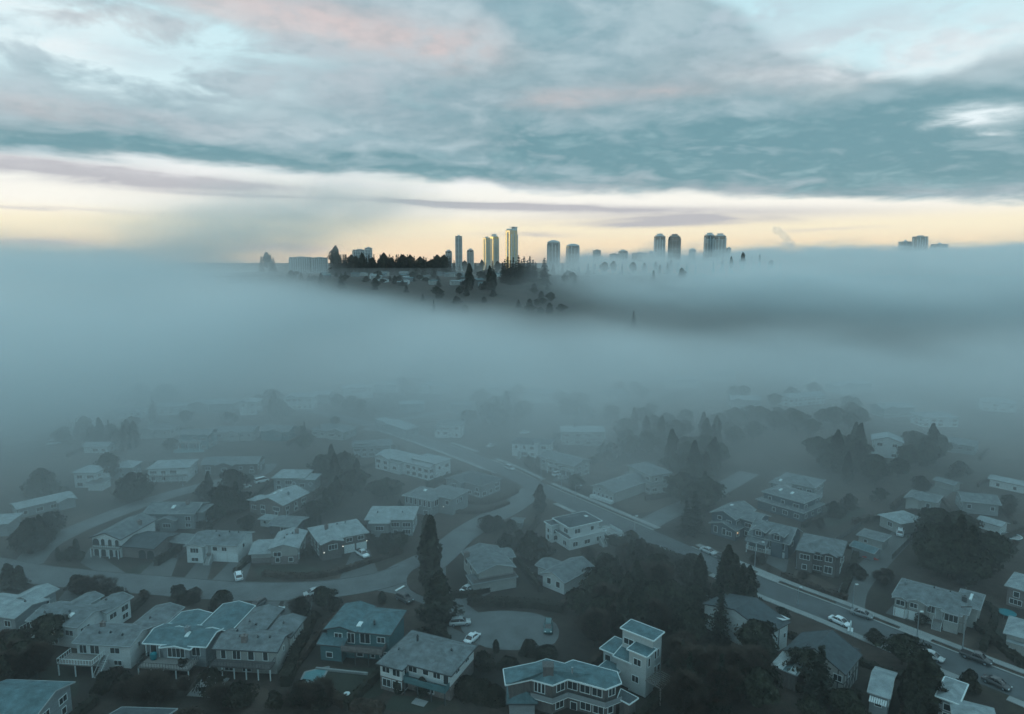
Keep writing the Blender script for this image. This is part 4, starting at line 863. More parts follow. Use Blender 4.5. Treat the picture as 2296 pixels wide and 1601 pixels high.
h = House('brown brick house with a grey hipped roof and a small front gable, by the lane', (1791, 1226), (1884, 1245), 5.8, [(0, 1, 0, 10.5, 5.8, 'hip', .34), (.6, .9, -1.0, 4, 5.7, 'gy', .4), (.0, .36, -1.2, 4, 5.7, 'hip', .34)], BROWN, R_GREY, DTRIM, seed=62, wins=[(1, 'f', .5, 3.9, 1.5, 1.3), (1, 'f', .5, .9, 1.7, 1.7)])
mb = MB(); mb.tube([(-2, 0, .35), (-1, .1, .45), (0, .14, .5), (1, .1, .45), (2, 0, .35)], [.06, .34, .4, .34, .06], 8)
kk = G(1951, 1253, .2); thing('canoe', 'upturned red canoe lying behind the brown brick house', 'canoe', (kk.x, kk.y, 0), R(-35), None, mb.mesh('hull', REDP))
h = House('dark house with two skylights and a wrap around porch roof, behind the blue house', (1713, 1101), (1801, 1126), 5.6, [(0, 1, 0, 10, 5.6, 'hip', .26), (-.07, 1.07, -1.7, 10.5, 3.1, 'hip', .2)], DARKW, R_GREY, TRIM, seed=63); h.skylight(.3, 3); h.skylight(.6, 3)
h = House('hazy upper house rising behind the wrap around porch house', (1742, 1075), (1826, 1092), 6.2, [(0, 1, 0, 10, 6.2, 'hip', .26), (-.1, .4, -2, 4, 5.6, 'hip', .25)], GREYW, R_GREY, TRIM, seed=64); h.skylight(.1, 0)
h = House('cream bungalow with a hipped roof and a white boat moored by its back corner', (1974, 1153), (2020, 1172), 3.6, [(0, 1, 0, 9, 3.6, 'hip', .36)], CREAM, R_PALE, TRIM, seed=65)
h = House('square garden garage with a low hipped roof beside the back lane', (1926, 1198), (1978, 1212), 2.9, [(0, 1, 0, 5.4, 2.9, 'hip', .18)], CREAM, R_GREY, TRIM, name='garage', cat='garage', auto=False, wins=((0, 'f', .3, 1.1, .8, .8),), seed=66)
h = House('narrow shed with a dark ridged roof in front of the square garden garage', (1911, 1222), (1958, 1238), 2.5, [(0, 1, 0, 3.6, 2.5, 'gx', .4)], GREYW, R_TEAL, TRIM, name='shed', cat='shed', auto=False)
h = House('cream half timbered house with bay window, white garage doors and front steps', (2007, 1331), (2166, 1375), 4.7,
    [(0, 1, 0, 9.5, 4.7, 'hip', .34), (.02, .18, -1.1, 4, 4.6, 'gy', .42), (.2, .46, -.7, 4, 4.6, 'gy', .36), (.72, .92, -1.2, 4, 4.6, 'hip', .42), (.85, 1.12, 4.0, 12, 4.8, 'hip', .34)], CREAM, R_GREY, TRIM, auto=False,
    wins=[(1, 'f', .5, 2.9, 1.6, 1.1), (2, 'f', .35, 3.0, 1.4, 1.0), (0, 'f', .53, 2.7, 1.4, 1.7), (3, 'f', .5, 2.5, 2.4, 1.5), (0, 'r', .25, 2.6, 1.2, 1.6), (4, 'r', .5, 2.8, 1.2, 1.2)], gar=((1, 'f', .5, .1, 2.2, 1.9), (2, 'f', .25, .1, 2.3, 1.9), (0, 'f', .12, .1, 1.6, 1.9)), doors=((0, 'f', .64, 1.6, 1.1, 2.3),))
h.steps(.64, -.1, 1.6, 1.6, 7); h.deck(.58, .70, -.9, -.02, 1.6, posts=False, rail=False); h.chimney(.93, 5, .9, .7, .9, DTRIM); h.chimney(.08, 6, .7, .6, .5, GREYW); h.vents((.5, 5), (.72, 6)); h.skylight(1.0, 7.5, .5, 3.4)
h.part('timbering', lambda m, W: [m.box(W * f - .06, W * f + .06, (-1.15 if f < .19 else -.75 if f < .47 else -.05), (-1.1 if f < .19 else -.7 if f < .47 else 0), .2, 4.5) for f in (.03, .17, .22, .33, .45, .5, .57, .70, .97)] + [m.box(W * .02, W * .18, -1.17, -1.11, 2.25, 2.4), m.box(W * .2, W * .46, -.77, -.71, 2.25, 2.4), m.box(W * .92, W, -.07, 0, 2.25, 2.4)], WOOD)
h = House('pale roofed house on the right edge above the turquoise trampoline', (2260, 1311), (2345, 1335), 4.8, [(0, 1, 0, 9, 4.8, 'hip', .3)], BRICK, R_PALE, TRIM, seed=68)
h = House('house with pale hipped roof cut by the right edge, below the turquoise trampoline', (2258, 1416), (2340, 1440), 4.2, [(0, 1, 0, 8, 4.2, 'hip', .4), (.1, .8, -1.2, 2, 2.6, 'flat', 0)], CREAM, R_PALE, TRIM, seed=69)
h = House('white sided house with a blank wall and dark roof, near side of the main road', (1721, 1420), (1767, 1394), 5.4, [(0, 1, 0, 15, 5.4, 'gx', .26)], WHITE, R_DARK, DTRIM, auto=False, wins=((0, 'f', .45, 2.6, .5, .9), (0, 'f', .85, 2.4, .6, .9), (0, 'l', .88, 2.9, 1.8, 1.3), (0, 'l', .88, .4, 1.8, 1.9)), oh=.35)
h.part('downpipe', lambda m, W: m.box(W * .55, W * .55 + .1, -.12, -.02, 0, 5.2), DTRIM)
def pc(m, W):
    for i in range(5): m.slab([(W + 1.5 - .0, .4 + i * 2.3, 5.35), (W + 1.5, 2.6 + i * 2.3, 5.35), (W - 1.2, 2.6 + i * 2.3, 5.9), (W - 1.2, .4 + i * 2.3, 5.9)], .08)
h.part('patio_cover', pc, WHITE)
h = House('half timbered tudor style house with dark roof, near side of the main road', (1893, 1507), (1927, 1466), 5.0, [(0, 1, 0, 10.5, 5.0, 'gx', .5), (1.0, 1.3, 1, 7, 4.6, 'gy', .5)], CREAM, R_DARK, DTRIM, auto=False, wins=((0, 'f', .35, 2.9, .9, 1.1), (0, 'l', .9, 2.9, 1.4, 1.1)), oh=.4)
h.part('timbering', lambda m, W: [m.box(W * f - .09, W * f + .09, -.07, 0, 0, 5.0) for f in (.02, .2, .4, .6, .8, .98)] + [m.bar((W * a, -.04, .2), (W * b, -.04, 2.5), .12, .06) for a, b in ((.02, .2), (.4, .2), (.4, .6), (.8, .6))] + [m.box(0, W, -.075, 0, 2.5, 2.68)] + [m.box(-.07, 0, y - .09, y + .09, 0, 5.0) for y in (1, 3, 5, 7, 9)] + [m.box(-.075, 0, 0, 10, 2.5, 2.68)], DTRIM)
# corrugated patio roof on a dark garage
h = House('dark shed with a ribbed corrugated see through roof among the trees', (1733, 1494), (1784, 1514), 3.2, [(0, 1, 0, 5.4, 3.2, 'flat', 0)], BROWN, R_TEAL, TRIM, name='shed', cat='shed', auto=False, oh=.2)
h.part('corrugated_panel', lambda m, W: [m.box(-.3 + i * .19, -.3 + i * .19 + .11, -.4, 5.7, 3.49, 3.55) for i in list(range(12)) + list(range(17, int((W + .5) / .19)))], CORR)
h = House('small house with a pale patched roof and white front awning, bottom right', (1951, 1549), (1991, 1562), 4.2, [(0, 1, 0, 8.5, 4.2, 'gx', .3)], GREYW, R_PALE, TRIM, seed=72, oh=.4)
h.part('awning', lambda m, W: [m.slab([(i * W / 8 + .05, -1.4, 3.1), ((i + 1) * W / 8 - .03, -1.4, 3.1), ((i + 1) * W / 8 - .03, -.4, 3.6), (i * W / 8 + .05, -.4, 3.6)], .06) for i in range(8)], WHITE)
h = House('small white edged house with a bright pale hipped roof, bottom right near the road', (2107, 1557), (2145, 1571), 4.8, [(0, 1, 0, 6.5, 4.8, 'hip', .36)], GREYW, R_PALE, TRIM, seed=73, fasc=.2)
h = House('pale roof corner cut by the bottom edge, bottom right of the photo', (2150, 1638), (2240, 1662), 4.4, [(0, 1, 0, 9, 4.4, 'hip', .34)], GREYW, R_PALE, TRIM, seed=74)
# --- faint houses far in the mist
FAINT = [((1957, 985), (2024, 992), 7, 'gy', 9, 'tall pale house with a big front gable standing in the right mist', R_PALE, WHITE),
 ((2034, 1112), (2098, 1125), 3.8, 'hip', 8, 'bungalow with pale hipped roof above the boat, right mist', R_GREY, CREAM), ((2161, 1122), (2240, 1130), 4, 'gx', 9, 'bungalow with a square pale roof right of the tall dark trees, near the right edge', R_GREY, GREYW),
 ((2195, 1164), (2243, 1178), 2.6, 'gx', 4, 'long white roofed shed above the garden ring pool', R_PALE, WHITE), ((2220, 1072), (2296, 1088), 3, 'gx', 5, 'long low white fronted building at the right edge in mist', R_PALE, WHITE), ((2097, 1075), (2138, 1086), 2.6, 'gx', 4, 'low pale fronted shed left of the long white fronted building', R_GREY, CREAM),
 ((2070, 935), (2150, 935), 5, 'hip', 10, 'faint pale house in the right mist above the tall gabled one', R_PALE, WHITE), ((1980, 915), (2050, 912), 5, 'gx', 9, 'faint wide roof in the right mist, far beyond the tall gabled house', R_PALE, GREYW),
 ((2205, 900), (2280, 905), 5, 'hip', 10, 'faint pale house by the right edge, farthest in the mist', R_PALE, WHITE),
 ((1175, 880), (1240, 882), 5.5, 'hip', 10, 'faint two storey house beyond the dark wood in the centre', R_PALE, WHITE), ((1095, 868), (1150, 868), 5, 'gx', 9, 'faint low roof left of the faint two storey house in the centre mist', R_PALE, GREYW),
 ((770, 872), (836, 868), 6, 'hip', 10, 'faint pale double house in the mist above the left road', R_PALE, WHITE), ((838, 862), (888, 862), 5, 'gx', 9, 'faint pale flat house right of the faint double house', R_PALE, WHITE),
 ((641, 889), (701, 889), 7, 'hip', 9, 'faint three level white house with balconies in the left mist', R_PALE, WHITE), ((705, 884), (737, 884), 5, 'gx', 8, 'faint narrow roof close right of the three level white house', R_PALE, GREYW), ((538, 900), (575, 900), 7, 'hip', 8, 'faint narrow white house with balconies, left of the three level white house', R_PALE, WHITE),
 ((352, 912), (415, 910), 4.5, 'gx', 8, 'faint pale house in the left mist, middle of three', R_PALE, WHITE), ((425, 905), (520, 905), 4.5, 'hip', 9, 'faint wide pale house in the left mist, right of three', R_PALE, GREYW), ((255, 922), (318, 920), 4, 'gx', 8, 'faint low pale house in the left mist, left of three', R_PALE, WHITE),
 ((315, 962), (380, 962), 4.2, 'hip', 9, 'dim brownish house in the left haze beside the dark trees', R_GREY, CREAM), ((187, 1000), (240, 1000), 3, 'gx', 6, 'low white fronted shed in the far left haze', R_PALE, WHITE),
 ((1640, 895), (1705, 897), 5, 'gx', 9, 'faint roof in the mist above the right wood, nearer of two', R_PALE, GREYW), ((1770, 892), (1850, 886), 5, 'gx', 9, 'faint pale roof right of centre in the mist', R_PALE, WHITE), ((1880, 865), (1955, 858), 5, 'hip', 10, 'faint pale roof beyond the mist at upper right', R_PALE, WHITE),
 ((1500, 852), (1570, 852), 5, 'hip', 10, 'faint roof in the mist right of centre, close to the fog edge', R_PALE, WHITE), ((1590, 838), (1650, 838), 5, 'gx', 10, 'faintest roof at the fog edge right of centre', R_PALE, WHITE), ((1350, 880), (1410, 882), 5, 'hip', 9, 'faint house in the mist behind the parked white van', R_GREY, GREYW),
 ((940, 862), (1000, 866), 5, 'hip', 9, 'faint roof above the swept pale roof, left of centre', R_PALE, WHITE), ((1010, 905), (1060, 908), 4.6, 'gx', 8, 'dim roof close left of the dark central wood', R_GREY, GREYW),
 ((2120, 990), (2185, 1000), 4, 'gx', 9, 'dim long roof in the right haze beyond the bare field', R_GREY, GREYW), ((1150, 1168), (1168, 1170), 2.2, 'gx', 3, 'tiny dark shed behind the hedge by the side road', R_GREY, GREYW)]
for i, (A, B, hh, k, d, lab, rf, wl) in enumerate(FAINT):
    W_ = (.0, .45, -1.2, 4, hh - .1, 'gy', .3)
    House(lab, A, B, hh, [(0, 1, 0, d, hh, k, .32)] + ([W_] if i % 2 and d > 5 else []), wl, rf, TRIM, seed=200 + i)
# ------------------------------------------------------------------ trees and shrubs
def crown_mesh(kind, H, W, n, leaf, seed):
    """many small leaf-clump faces spread through the crown; base at z=0"""
    rng = random.Random(seed); v = []; f = []
    off = Vector((rng.random() * 50, rng.random() * 50, 0))
    lobes = [(rng.uniform(0, 6.28), rng.uniform(.15, .85), rng.uniform(.25, .7)) for _ in range(16)]
    def add(p, nrm, s):
        nrm = nrm.normalized(); t = nrm.cross(Vector((rng.uniform(-1, 1), rng.uniform(-1, 1), rng.uniform(-1, 1)))).normalized(); b = nrm.cross(t)
        i = len(v); k = rng.choice((3, 4, 4))
        for q in range(k):
            a = 6.283 * q / k + rng.uniform(-.3, .3); r = s * rng.uniform(.6, 1.2); v.append(tuple(p + t * math.cos(a) * r + b * math.sin(a) * r * .8))
        f.append(tuple(range(i, i + k)))
    if kind == 'fir':
        nw = int(H / 1.0); z0 = H * .08
        for w in range(nw):
            t = (w + rng.uniform(-.2, .2)) / nw; z = z0 + (H - z0) * t; R_ = W / 2 * (1 - t) ** .82 * rng.uniform(.75, 1.15) + .15
            nb = max(4, int(9 * (1 - t) + 4))
            for b in range(nb):
                a = 6.283 * b / nb + w * 1.3 + rng.uniform(-.25, .25); L = R_ * rng.uniform(.6, 1.15); steps = max(2, int(L / (leaf * .75)))
                for s in range(steps):
                    u = (s + .6) / steps; d = Vector((math.cos(a), math.sin(a), 0)); p = d * L * u + Vector((0, 0, z - L * .30 * u * u - rng.uniform(0, .3)))
                    for q in range(2):
                        side = Vector((-d.y, d.x, 0)) * rng.uniform(-1, 1) * leaf * .9 * (1.2 - u)
                        add(p + side + Vector((0, 0, rng.uniform(-.35, .1))), Vector((rng.uniform(-1, 1), rng.uniform(-1, 1), .75)), leaf * rng.uniform(.6, 1.05) * (1.2 - .45 * u))
    else:
        i = 0; guard = 0
        while i < n and guard < n * 4:
            guard += 1
            a = rng.uniform(0, 6.283); t = rng.random()
            if kind == 'cedar': prof = (1 - t) ** .45 * min(1, .55 + t * 2.5); z0 = .02
            elif kind == 'dome': prof = math.sqrt(max(0, 1 - t * t)); z0 = 0
            elif kind == 'column': prof = min(1, .6 + t * 2) * (1 - t ** 3) ** .5; z0 = .01
            else: prof = math.sqrt(max(0, 1 - (2 * t - 1) ** 2)); z0 = .22 if kind in ('broad', 'brown') else .05
            lump = 1.0
            if kind not in ('dome', 'column'):
                lump = .55
                for la, lt, lr in lobes:
                    da = abs((a - la + 3.14159) % 6.28318 - 3.14159); d2 = (da / .62) ** 2 + ((t - lt) / .17) ** 2
                    lump = max(lump, .55 + lr * math.exp(-d2) * 1.2)
            nz = noise.noise(Vector((math.cos(a) * 1.6, math.sin(a) * 1.6, t * H / 3)) + off)
            R_ = W / 2 * prof * (lump + .40 * nz); rr = rng.uniform(.35, 1) ** .45 * R_
            if kind in ('broad', 'cedar') and noise.noise(Vector((math.cos(a) * 3, math.sin(a) * 3, t * H / 1.6)) + off) < -.12 and rng.random() < .8: continue
            p = Vector((math.cos(a) * rr, math.sin(a) * rr, H * (z0 + (1 - z0) * t)))
            if kind == 'brown':   # thin twigs
                d = Vector((math.cos(a), math.sin(a), rng.uniform(.3, 1.4))).normalized(); s = Vector((-d.y, d.x, 0)).normalized() * leaf * .10
                L = leaf * rng.uniform(1.6, 3.2); j = len(v); v += [tuple(p - s), tuple(p + s), tuple(p + d * L)]; f.append((j, j + 1, j + 2))
                if rng.random() < .35: add(p, Vector((rng.uniform(-1, 1), rng.uniform(-1, 1), 1)), leaf * .3)
            else: add(p, Vector((math.cos(a), math.sin(a), rng.uniform(-.3, 1.0))) + Vector((rng.uniform(-.6, .6), rng.uniform(-.6, .6), 0)), leaf * rng.uniform(.6, 1.15))
            i += 1
    me = bpy.data.meshes.new('crown'); me.from_pydata(v, [], f); return me
def trunk_mesh(kind, H, W, seed):
    rng = random.Random(seed); mb = MB(); r = .018 * H + .05
    top = H * (.93 if kind in ('fir', 'cedar') else .6)
    mb.tube([(0, 0, -.3), (0, 0, H * .1), (rng.uniform(-.1, .1), rng.uniform(-.1, .1), top * .6), (0, 0, top)], [r * 1.25, r, r * .6, .05], 6)
    if kind in ('broad', 'brown'):
        for i in range(9 if kind == 'broad' else 16):
            a = rng.uniform(0, 6.28); z = H * rng.uniform(.18, .5); L = W * rng.uniform(.25, .46); e = Vector((math.cos(a) * L, math.sin(a) * L, z + H * rng.uniform(.15, .42)))
            m = Vector((e.x * .4, e.y * .4, z + (e.z - z) * .55)); mb.tube([(0, 0, z), m, e], [r * .45, r * .3, .03], 4, cap=False)
            for k in range(3):
                q = m.lerp(e, rng.uniform(.1, .8)); q2 = q + Vector((rng.uniform(-1, 1), rng.uniform(-1, 1), rng.uniform(.4, 1.2))) * W * .12; mb.tube([q, q2], [r * .16, .02], 3, cap=False)
    return mb.mesh('trunk', BARK)
TSPEC = {  # kind: shape, H, W, faces, leaf, leaf material
    'fir': ('fir', 20, 8.5, 0, .62, 'fir'), 'slim_fir': ('fir', 20, 5.8, 0, .5, 'fir'), 'cedar': ('cedar', 18, 7, 2600, .72, 'cedar'), 'broad': ('broad', 11, 10, 2300, .66, 'broad'),
    'brown': ('brown', 10, 9, 5200, .5, 'brown'), 'bush': ('round', 3, 3.4, 1000, .26, 'hedge'), 'dome': ('dome', 4.4, 6.0, 2600, .26, 'hedge'), 'column': ('column', 5, 1.8, 900, .24, 'cedar'), 'twiggy': ('brown', 3.2, 4.2, 1800, .3, 'brown')}
TM = {}
def tree_meshes(k, var):
    if (k, var) not in TM:
        sh, H, W, n, leaf, lm = TSPEC[k]; seed = hash((len(k) * 31 + ord(k[0]) * 7 + ord(k[-1]), var)) % 9999
        c = crown_mesh(sh, H, W, n, leaf, seed); c.materials.append(LEAF[lm]); TM[(k, var)] = (c, trunk_mesh(sh, H, W, seed + 1) if sh not in ('round', 'dome', 'column') else None)
    return TM[(k, var)]
TR = random.Random(5)
TNAME = {'fir': ('fir_tree', 'fir tree'), 'slim_fir': ('fir_tree', 'fir tree'), 'cedar': ('cedar_tree', 'cedar tree'), 'broad': ('evergreen_tree', 'tree'), 'brown': ('bare_tree', 'bare tree'), 'bush': ('bush', 'bush'), 'dome': ('domed_shrub', 'shrub'), 'column': ('columnar_shrub', 'shrub'), 'twiggy': ('bare_shrub', 'shrub')}
def tree_at(x, y, k, H, W, label, group=None, z=None):
    c, t = tree_meshes(k, TR.randrange(3)); S = TSPEC[k]; z = TZ(x, y) if z is None else z
    nm, cat = TNAME[k]; sx, sz = W / S[2], H / S[1]
    if t is None:
        o = thing(nm, label, cat, (x, y, z), TR.uniform(0, 6.28), group, c); o.scale = (sx, sx, sz); return o
    o = thing(nm, label, cat, (x, y, z), TR.uniform(0, 6.28), group); o.scale = (sx, sx, sz)
    put('trunk', t, o); put('crown', c, o); return o
def tree(u, v, k, H, W, label, group=None):
    """v is the foot of the tree in the picture, on the valley floor"""
    p = G(u, v); return tree_at(p.x, p.y, k, H, W, label, group)
HXY = [(o.location.x, o.location.y, o) for o in COL.objects if o.get('category') == 'house']
def wood(L, n, kinds, H, label, group, wr=.42, seed=0):
    """n trees scattered over an ellipse (u, v, su, sv) of the picture, kept clear of house plots"""
    rng = random.Random(seed); k = 0; g = 0
    while k < n and g < n * 12:
        g += 1; u0, v0, su, sv = rng.choice(L); a = rng.uniform(0, 6.28); r = math.sqrt(rng.random()); p = G(u0 + su * r * math.cos(a), v0 + sv * r * math.sin(a))
        if blocked(p.x, p.y, 2.0): continue
        kd = rng.choice(kinds); h = rng.uniform(*H) * (1 if kd not in ('brown', 'broad') else .66)
        if hides(p, h, h * .38): continue
        w = h * {'fir': .42, 'slim_fir': .30, 'cedar': .42, 'broad': .95, 'brown': .95, 'bush': 1.1, 'twiggy': 1.3, 'column': .4, 'dome': 1.3}[kd]
        tree_at(p.x, p.y, kd, h, w, label, group); k += 1
FOOT = []
for x, y, o in HXY:
    w = next((c for c in o.children if c.name.startswith('wall')), None)
    if not w: continue
    xs = [q.co.x for q in w.data.vertices]; ys_ = [q.co.y for q in w.data.vertices]; FOOT.append((x, y, math.cos(o.rotation_euler.z), math.sin(o.rotation_euler.z), min(xs), max(xs), min(ys_), max(ys_)))
LINES = [(MAIN, 8.5), (SIDE, 5), (WEST, 5.5)]
def blocked(x, y, m=1.0):
    for (ox, oy, c, s, x0, x1, y0, y1) in FOOT:
        dx_, dy_ = x - ox, y - oy
        if abs(dx_) + abs(dy_) > 60: continue
        a = dx_ * c + dy_ * s; b = -dx_ * s + dy_ * c
        if x0 - m < a < x1 + m and y0 - m - 1.5 < b < y1 + m: return True
    for L, w in LINES:
        for p in L[::2]:
            if (p.x - x) ** 2 + (p.y - y) ** 2 < w * w: return True
    return False
def PR(p):
    d = Vector(p) - Vector((0, 0, CAMZ)); dep = d.y * math.cos(PITCH) - d.z * math.sin(PITCH); up = d.y * math.sin(PITCH) + d.z * math.cos(PITCH)
    return 1148 + F * d.x / dep, 800.5 - F * up / dep
BOXES = []
for (ox, oy, c, s, x0, x1, y0, y1), (_, _, ho) in zip(FOOT, HXY):
    q = [PR((ox + a * c - b * s, oy + a * s + b * c, z)) for a in (x0, x1) for b in (y0, y1) for z in (1.5, 6)]
    BOXES.append((min(t[0] for t in q), max(t[0] for t in q), min(t[1] for t in q), max(t[1] for t in q), oy))
BOXES += [(1365, 1500, 1392, 1540, 130), (1120, 1400, 1475, 1598, 120), (1690, 1772, 1350, 1460, 140), (1728, 1802, 1464, 1516, 130), (1030, 1250, 1370, 1460, 130), (668, 744, 1492, 1533, 118)]
def hides(p, h, w):
    u0, v0 = PR((p.x - w * .8, p.y, h * .5)); u1, v1 = PR((p.x + w * .8, p.y, h * .95))
    for a0, a1, b0, b1, oy in BOXES:
        if p.y < oy + 6 and min(u1, a1) - max(u0, a0) > 6 and min(v0, b1) - max(v1, b0) > 3: return True
    return False
# single trees one can pick out
tree(968, 1330, 'cedar', 19, 7.5, 'tall dark cedar column above the traffic island, taller of the pair by the bulb road')
tree(986, 1400, 'cedar', 12, 9, 'broad dark cedar beside the entrance of the bulb shaped road end')
tree(958, 1262, 'cedar', 13, 6, 'dark cedar standing behind the tallest cedar column')
tree(499, 1372, 'dome', 5.0, 6.2, 'large smooth domed dark shrub on the lawn below the west street')
tree(725, 1368, 'broad', 5.5, 5.0, 'round dark tree partly hiding a silver car on the west street')
tree(748, 1372, 'bush', 3.4, 3.4, 'dark bush close right of the round tree on the west street')
tree(440, 1340, 'bush', 2.6, 2.8, 'small dark bush left of the large domed shrub')
tree(116, 1452, 'broad', 7.0, 7.0, 'dark many lobed tree in front of the two gabled roofs at bottom left')
tree(20, 1322, 'cedar', 6.5, 5.0, 'dark clipped conifer at the left edge by the west street'); tree(46, 1322, 'cedar', 6.0, 4.6, 'dark clipped conifer second from the left edge by the west street')
tree(1211, 1148, 'cedar', 9, 5.5, 'dark tree standing on the corner where the side road leaves the main road')
tree(1556, 1192, 'fir', 13, 8, 'tall dark conifer at the corner left of the dark blue house')
tree(1538, 1200, 'fir', 11, 7, 'lower dark conifer left of the tall corner conifer')
tree(857, 1352, 'column', 2.8, 2.0, 'small clipped dark shrub behind the teal walled house')
tree(1112, 1463, 'column', 2.8, 1.4, 'small upright dark shrub at the rim of the bulb shaped road end')
tree(1186, 1466, 'dome', 3.0, 4.0, 'round reddish brown shrub at the rim of the bulb shaped road end')
tree(1226, 1474, 'dome', 2.2, 5.2, 'low dark mound shrub right of the round reddish brown shrub')
tree(1138, 1495, 'dome', 1.8, 4.5, 'low brownish mound shrub behind the pavilion and angular house'); tree(1085, 1503, 'bush', 3.4, 4.6, 'dark round bush at the right corner of the hipped white house')
tree(1048, 1556, 'dome', 3.2, 5.5, 'broad brown clipped shrub right of the hipped white house, left of three'); tree(1080, 1562, 'dome', 3.2, 5.0, 'broad brown clipped shrub right of the hipped white house, middle of three'); tree(1108, 1572, 'dome', 3.0, 4.6, 'broad brown clipped shrub right of the hipped white house, right of three')
tree(946, 1560, 'column', 3.6, 2.2, 'dark upright shrub in the garden of the hipped white house'); tree(894, 1553, 'column', 2.6, 2.0, 'short dark shrub below the window of the hipped white house')
tree(410, 1510, 'bush', 2.6, 3.6, 'brownish round bush below the railed sun deck')
tree(2022, 1490, 'broad', 6.0, 7.5, 'round dark tree overhanging the near pavement of the main road'); tree(2062, 1592, 'cedar', 11, 8, 'dark ragged tree between the two pale roofs at bottom right')
tree(1835, 1570, 'fir', 11, 7.5, 'dark ragged tree in front of the half timbered house'); tree(1812, 1532, 'broad', 7, 7, 'dark tree beside the corrugated shed roof'); tree(2172, 1548, 'bush', 4.0, 4.6, 'dark bush breaking the near pavement at bottom right')
tree(1672, 1352, 'bush', 2.6, 4.2, 'dark spreading bush by the near pavement above the white sided house'); tree(1752, 1385, 'bush', 2.4, 3.4, 'dark bush between the near pavement and the white patio cover')
tree(1960, 1440, 'bush', 2.8, 4.0, 'dark bush at the near pavement above the tudor style house'); tree(2064, 1398, 'bush', 2.2, 3.0, 'low bush in front of the half timbered house with white steps')
tree(1690, 1478, 'broad', 8, 8, 'dark tree covering the left part of the white sided house'); tree(1712, 1500, 'cedar', 8, 6, 'dark upright tree left of the corrugated shed roof')
tree(2020, 1452, 'bush', 2.6, 3.6, 'dark bush at the foot of the round tree by the pavement')
# woods and masses, trees in each look alike
wood([(1430, 1420, 60, 130), (1520, 1350, 60, 80), (1560, 1440, 60, 110), (1330, 1390, 30, 70)], 34, ['broad', 'broad', 'broad', 'brown', 'cedar'], (9, 13), 'dark tree in the dense dark wood around and above the tall modern house', 'wood around the modern house', seed=1)
wood([(1600, 1530, 90, 90), (1520, 1570, 60, 50)], 22, ['brown', 'brown', 'broad', 'fir', 'twiggy'], (9, 14), 'dim brownish tree in the wood at the bottom edge, right of the angular house', 'wood right of the angular house', seed=2)
wood([(1650, 1450, 45, 60), (1700, 1540, 60, 60), (1640, 1380, 40, 35)], 18, ['fir', 'cedar', 'broad'], (9, 14), 'dark tree in the wood left of the white sided and corrugated roof buildings', 'wood left of white house', seed=3)
wood([(1850, 1590, 120, 30), (1930, 1600, 60, 25), (2050, 1600, 40, 20)], 12, ['cedar', 'broad'], (6, 9), 'dark low tree along the bottom edge below the tudor style house', 'trees below the tudor house', seed=4)
wood([(2150, 1290, 75, 36), (2130, 1240, 60, 40), (2180, 1200, 50, 40)], 28, ['broad', 'broad', 'cedar'], (12, 17), 'huge dark tree in the mass behind the cream half timbered house', 'mass behind the timbered house', seed=5)
wood([(1440, 1040, 80, 50), (1560, 1060, 70, 60), (1620, 1010, 90, 40), (1480, 970, 90, 40), (1560, 1120, 35, 40)], 46, ['broad', 'broad', 'broad', 'broad', 'cedar'], (11, 16), 'dark tree in the large misty wood right of the central houses', 'large misty central wood', seed=6)
wood([(1130, 925, 80, 28), (1080, 948, 60, 14)], 26, ['broad', 'broad', 'cedar'], (12, 16), 'dark misty tree in the grove above the upper main road', 'grove above the upper main road', seed=7)
wood([(730, 1105, 45, 45), (780, 1090, 40, 25), (860, 1110, 30, 20)], 22, ['broad', 'broad', 'cedar'], (9, 14), 'dim tree in the grove between the left houses and the main road houses', 'grove between the house rows', seed=8)
wood([(1920, 1060, 60, 40), (1990, 1050, 60, 30), (1860, 1040, 40, 30), (2060, 1030, 40, 25)], 34, ['broad', 'broad', 'cedar'], (11, 16), 'dim tree in the misty wood below the tall gabled right house', 'wood below the gabled house', seed=9)
wood([(1330, 930, 60, 25), (1400, 900, 60, 25), (1260, 915, 30, 12)], 14, ['broad'], (11, 15), 'faint dark tree in the mist beyond the large cream house', 'trees beyond the cream house', seed=10)
wood([(1700, 960, 90, 40), (1800, 950, 70, 40), (1900, 940, 60, 30), (1750, 905, 120, 20)], 28, ['broad'], (11, 16), 'faint dark tree in the right hand mist above the right side houses', 'faint wood in the right mist', seed=11)
wood([(330, 940, 60, 12), (300, 985, 60, 20), (250, 1010, 60, 20), (400, 1010, 40, 10), (540, 1000, 90, 10)], 22, ['broad', 'cedar', 'fir'], (8, 13), 'dim tree among the left haze houses', 'trees among left haze houses', seed=12)
wood([(600, 930, 60, 14), (760, 915, 60, 16), (880, 885, 60, 12), (480, 925, 50, 10), (700, 1000, 60, 10)], 24, ['broad', 'fir', 'cedar'], (8, 14), 'faint tree among the faint white houses in the left mist', 'trees among faint white houses', seed=13)
wood([(205, 1090, 30, 18), (240, 1075, 20, 10), (100, 1165, 50, 12), (60, 1230, 40, 14), (140, 1175, 40, 10), (300, 1080, 30, 14)], 18, ['broad', 'cedar', 'bush'], (6, 10), 'dim dark tree beside the road climbing through the left haze', 'trees by the left haze road', seed=14)
wood([(30, 1440, 50, 40), (60, 1500, 70, 40), (10, 1540, 40, 40)], 12, ['broad', 'brown', 'cedar'], (7, 11), 'dark blurred tree at the lower left edge of the photo', 'lower left edge trees', seed=15)
wood([(380, 1560, 120, 25), (240, 1540, 80, 18), (560, 1585, 120, 16), (700, 1580, 50, 18)], 26, ['brown', 'twiggy', 'bush', 'bush'], (3, 5), 'dim brown tree along the bottom edge below the left row', 'trees below the left row', seed=16)
